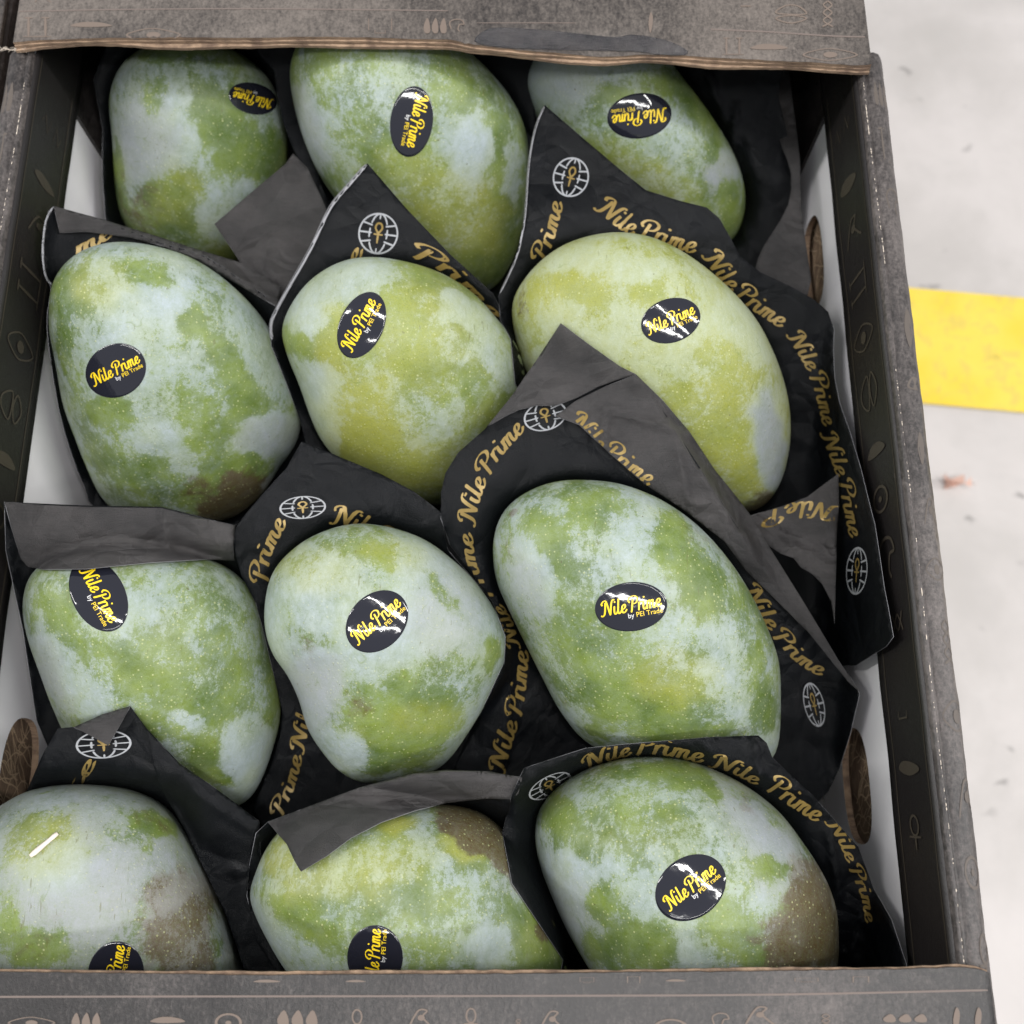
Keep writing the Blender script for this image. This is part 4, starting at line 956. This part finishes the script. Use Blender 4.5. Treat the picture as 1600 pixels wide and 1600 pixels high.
fold('D1', 'turned_edge', [(229,1138),(254,1166),(280,1192),(337,1232),(370,1256),(405,1283),(397,1318),(388,1364),(386,1400),(410,1440),(440,1490),(452,1560),(400,1580),(381,1512),(351,1424),(310,1340),(287,1293),(256,1240),(238,1192)], ('C1','pD1','D1','pC1','pC2'), roundn=1, clear=0.002, ridges=[(300,1235,400,1300,16,.002)], mats=[M['front2'] if 'front2' in M else M['front'], M['back'], M['edge']])
wrap('D2', 'D2', [(419,1284),(400,1302),(390,1350),(386,1400),(400,1470),(440,1530),(445,1640),(890,1660),(910,1530),(870,1420),(800,1290),(818,1215),(765,1206),(697,1204),(647,1209),(562,1231),(490,1258)], ('C2','pC2','pC3','pD1','fturned_edgeD1','C3'), 'black paper round the purple-shouldered mango, broad grey band turned over its top', roundn=1)
fold('D2', 'turned_edge', [(419,1284),(490,1257),(562,1230),(647,1208),(697,1203),(765,1205),(816,1215),(810,1240),(799,1249),(758,1248),(697,1255),(650,1266),(596,1285),(549,1309),(510,1338),(470,1362),(460,1345),(448,1319),(433,1302)], ('C2','pD2','D2','pC3','pC2'), roundn=1, clear=0.0035, crease=.0006, ridges=[(640,1212,790,1222,10,.002)])
wrap('D3', 'D3', [(819,1200),(915,1169),(975,1163),(1023,1159),(1104,1152),(1185,1149),(1198,1161),(1207,1184),(1236,1211),(1269,1242),(1320,1299),(1341,1323),(1365,1388),(1393,1437),(1416,1506),(1430,1650),(850,1650),(880,1500),(800,1380),(785,1300),(800,1240)], ('C3','pC3','pC2','pD2','fturned_edgeD2','pB3','D2'), 'black paper arching over the near right mango, gold words crumpled along its edge', roundn=1, crease=.0016, ridges=[(1110,1175,1260,1240,10,.002),(1180,1160,1190,1215,8,.0025),(1295,1300,1312,1400,9,.003),(1346,1430,1322,1512,6,.003)])

def strip_edge(key, line, w, over):
    L = []; Rr = []
    for i, p in enumerate(line):
        a_ = line[max(i-1, 0)]; b_ = line[min(i+1, len(line)-1)]; dx, dy = b_[0]-a_[0], b_[1]-a_[1]; l = math.hypot(dx, dy)
        ww = w*(0.35 if i in (0, len(line)-1) else 1); L.append((p[0]-dy/l*ww/2, p[1]+dx/l*ww/2)); Rr.append((p[0]+dy/l*ww/2, p[1]-dx/l*ww/2))
    fold(key, 'cut_edge', L+Rr[::-1], over, mats=[M['edge'], M['edge'], M['edge']], step=3, roundn=1, crease=0.0001, clear=0.0007)
strip_edge('B2', cr([(572,257),(548,285),(516,324),(485,389),(446,458),(424,502),(425,530)], 4), 5.5, ('pB2','A2','pA1','pA2','fturned_cornerA1','fturned_edgeB1'))
strip_edge('B1', cr([(84,323),(72,345),(67,395),(72,432),(82,446)], 4), 3.0, ('pB1','pA1','A1'))
strip_edge('B3', cr([(850,166),(836,201),(826,256),(820,337),(811,388),(800,418),(781,458)], 4), 2.6, ('pB3','A2','A3','pA2','pA3'))
# printing on the papers
def ptx(key, items, glyphs=()): texts(key, BV['p'+key], PAP[key], items, glyphs)
ptx('B1', [([(120,400),(146,388),(178,368)], 15, 'me')])
ptx('B2', [([(500,520),(530,455),(568,396)], 15, 'Prime'), ([(640,398),(700,432),(770,500)], 15, 'Prime')], [(591,365,30,31,8)])
ptx('B3', [([(850,412),(864,380),(880,320)], 16, 'Prime'), ([(930,328),(975,362),(1020,378),(1083,396)], 18, 'Nile Prime'),
           ([(1098,402),(1130,445),(1170,480),(1218,512)], 17, 'Nile Prime'), ([(1230,526),(1262,580),(1278,630),(1286,664)], 15, 'Nile Prime'),
           ([(1283,680),(1306,738),(1318,790),(1328,838)], 14, 'Nile Prime')], [(892,277,27,30,15),(1339,892,16,36,4)])
ptx('C2', [([(418,912),(424,868),(448,818)], 17, 'Prime'), ([(518,818),(548,824),(600,850),(660,885)], 17, 'Nile Prime'), ([(440,1278),(462,1225),(480,1150),(488,1100)], 14, 'Prime Nile')], [(473,793,35,17,-4)])
ptx('C3', [([(742,820),(752,775),(775,725),(820,672)], 17, 'Nile Prime'), ([(772,935),(752,900),(742,870),(738,835)], 15, 'Prime'),
           ([(788,1208),(800,1160),(818,1100),(826,1020)], 16, 'Nile Prime'), ([(812,1010),(802,975),(785,945)], 12, 'Nile'),
           ([(1160,920),(1185,960),(1212,1000),(1245,1035),(1280,1056)], 15, 'Nile Prime')], [(852,650,33,22,-16),(1272,1101,15,34,-14)])
texts('C3', BV['fturned_edgeC3'], bpy.data.objects.get('turned_edge'), []) 
te = [o for o in PAP['C3'].children if o.name.startswith('turned_edge')][0]
texts('C3', BV['fturned_edgeC3'], te, [([(884,662),(930,705),(962,728),(1010,760)], 19, 'Nile Prime')])
cc = [o for o in PAP['B3'].children if o.name.startswith('crumpled')][0]
texts('B3', BV['fcrumpled_cornerB3'], cc, [([(1309,792),(1275,784),(1238,786),(1190,800)], 15, 'Nile P')])
ptx('D1', [([(114,1260),(128,1226),(150,1196)], 15, 'me')], [(162,1163,42,21,-4)])
ptx('D3', [([(918,1206),(940,1192),(985,1180)], 13, 'Nile'), ([(990,1178),(1040,1180),(1095,1192)], 16, 'Prime'), ([(1110,1198),(1140,1206),(1180,1226)], 13, 'Nile'), ([(1196,1232),(1230,1256),(1274,1284)], 18, 'Prime'), ([(1290,1286),(1312,1320),(1330,1365),(1345,1400),(1352,1440)], 12, 'Nile Prime')], [(859,1228,35,15,-28)])

# ------------------------------------------------------------------ loose bits
def rod(name, p, q, r, m, label, cat):
    ax = (q-p); L = ax.length; z = ax.normalized(); x = z.orthogonal().normalized(); y = z.cross(x); vs = []; fs = []; n = 8; K = 7
    for k in range(K+1):
        t = k/K; rr = r*(0.9+0.12*math.sin(t*7))*(1 if k not in (0, K) else 0.75)
        c = p+ax*t
        for i in range(n):
            a_ = 2*math.pi*i/n; vs.append(c+x*math.cos(a_)*rr+y*math.sin(a_)*rr*0.7)
    for k in range(K):
        for i in range(n): fs.append((k*n+i, k*n+(i+1) % n, (k+1)*n+(i+1) % n, (k+1)*n+i))
    fs += [tuple(range(n))[::-1], tuple(K*n+i for i in range(n))]
    return tag(mesh_obj(name, vs, fs, m, None, True, p), label, cat)
f_ = px_map(BV['D1'], 0.0009)
rod('wood_sliver', f_(49, 1339), f_(91, 1304), 0.0011, M['pale'], 'short white sliver lying on the greyish lilac mango', 'sliver')
c = at_z(1492, 756, 0.006); random.seed(2)
vs = []; fs = []
for k in range(26): vs.append(c+Vector((random.gauss(0, .008), random.gauss(0, .005), random.uniform(-.005, .008))))
import itertools
for k in range(40):
    i_, j_, l_ = random.sample(range(26), 3)
    if (vs[i_]-vs[j_]).length < .016 and (vs[j_]-vs[l_]).length < .016: fs.append((i_, j_, l_))
sp = mesh_obj('paper_scrap', vs, fs, M['scrap'], None, False, c); tag(sp, 'small crumpled pinkish scrap on the grey floor below the yellow stripe', 'scrap')

# ------------------------------------------------------------------ cartons under and beside
def closed(x, y, z, label, group=None, w=XW*2-0.004, d=(YB-Y0), h=H-0.002):
    r = empty('closed_carton', (x, y, z)); tag(r, label, 'carton', group)
    o = box('carton_body', (x-w/2, y-d/2, z, x+w/2, y+d/2, z+h-0.003), M['prt'], r, 0.003)
    box('top_flap', (x-w/2+0.001, y-d/2+0.001, z+h-0.0029, x+w/2-0.001, y-0.002, z+h), M['prt2'], r, 0.0008)
    box('top_flap', (x-w/2+0.001, y+0.002, z+h-0.0029, x+w/2-0.001, y+d/2-0.001, z+h), M['prt2'], r, 0.0008)
    return r
ym = (YB+Y0)/2
for i in range(4):
    n = ['lowest closed black carton of the stack under the open carton', 'closed black carton second from the floor in the middle stack', 'closed black carton third from the floor in the middle stack', 'closed black carton directly beneath the open carton'][i]
    closed(0, ym, 0.001+i*0.0998, n, 'closed cartons stacked under the open carton', h=0.0994)
for i in range(5):
    closed(-0.352, ym+0.02, 0.001+i*0.1, ['bottom', 'second lowest', 'middle', 'second highest', 'topmost'][i]+' closed black carton in the stack left of the open carton', 'closed cartons stacked to the left', h=0.0995)
for i in range(5):
    closed(0.008, YB+0.235, 0.001+i*0.1, ['bottom', 'second lowest', 'middle', 'second highest', 'topmost'][i]+' closed black carton in the stack beyond the far flap', 'closed cartons stacked behind', h=0.0995)
print('tris', sum(len(o.data.polygons) for o in sc.objects if o.type == 'MESH'))
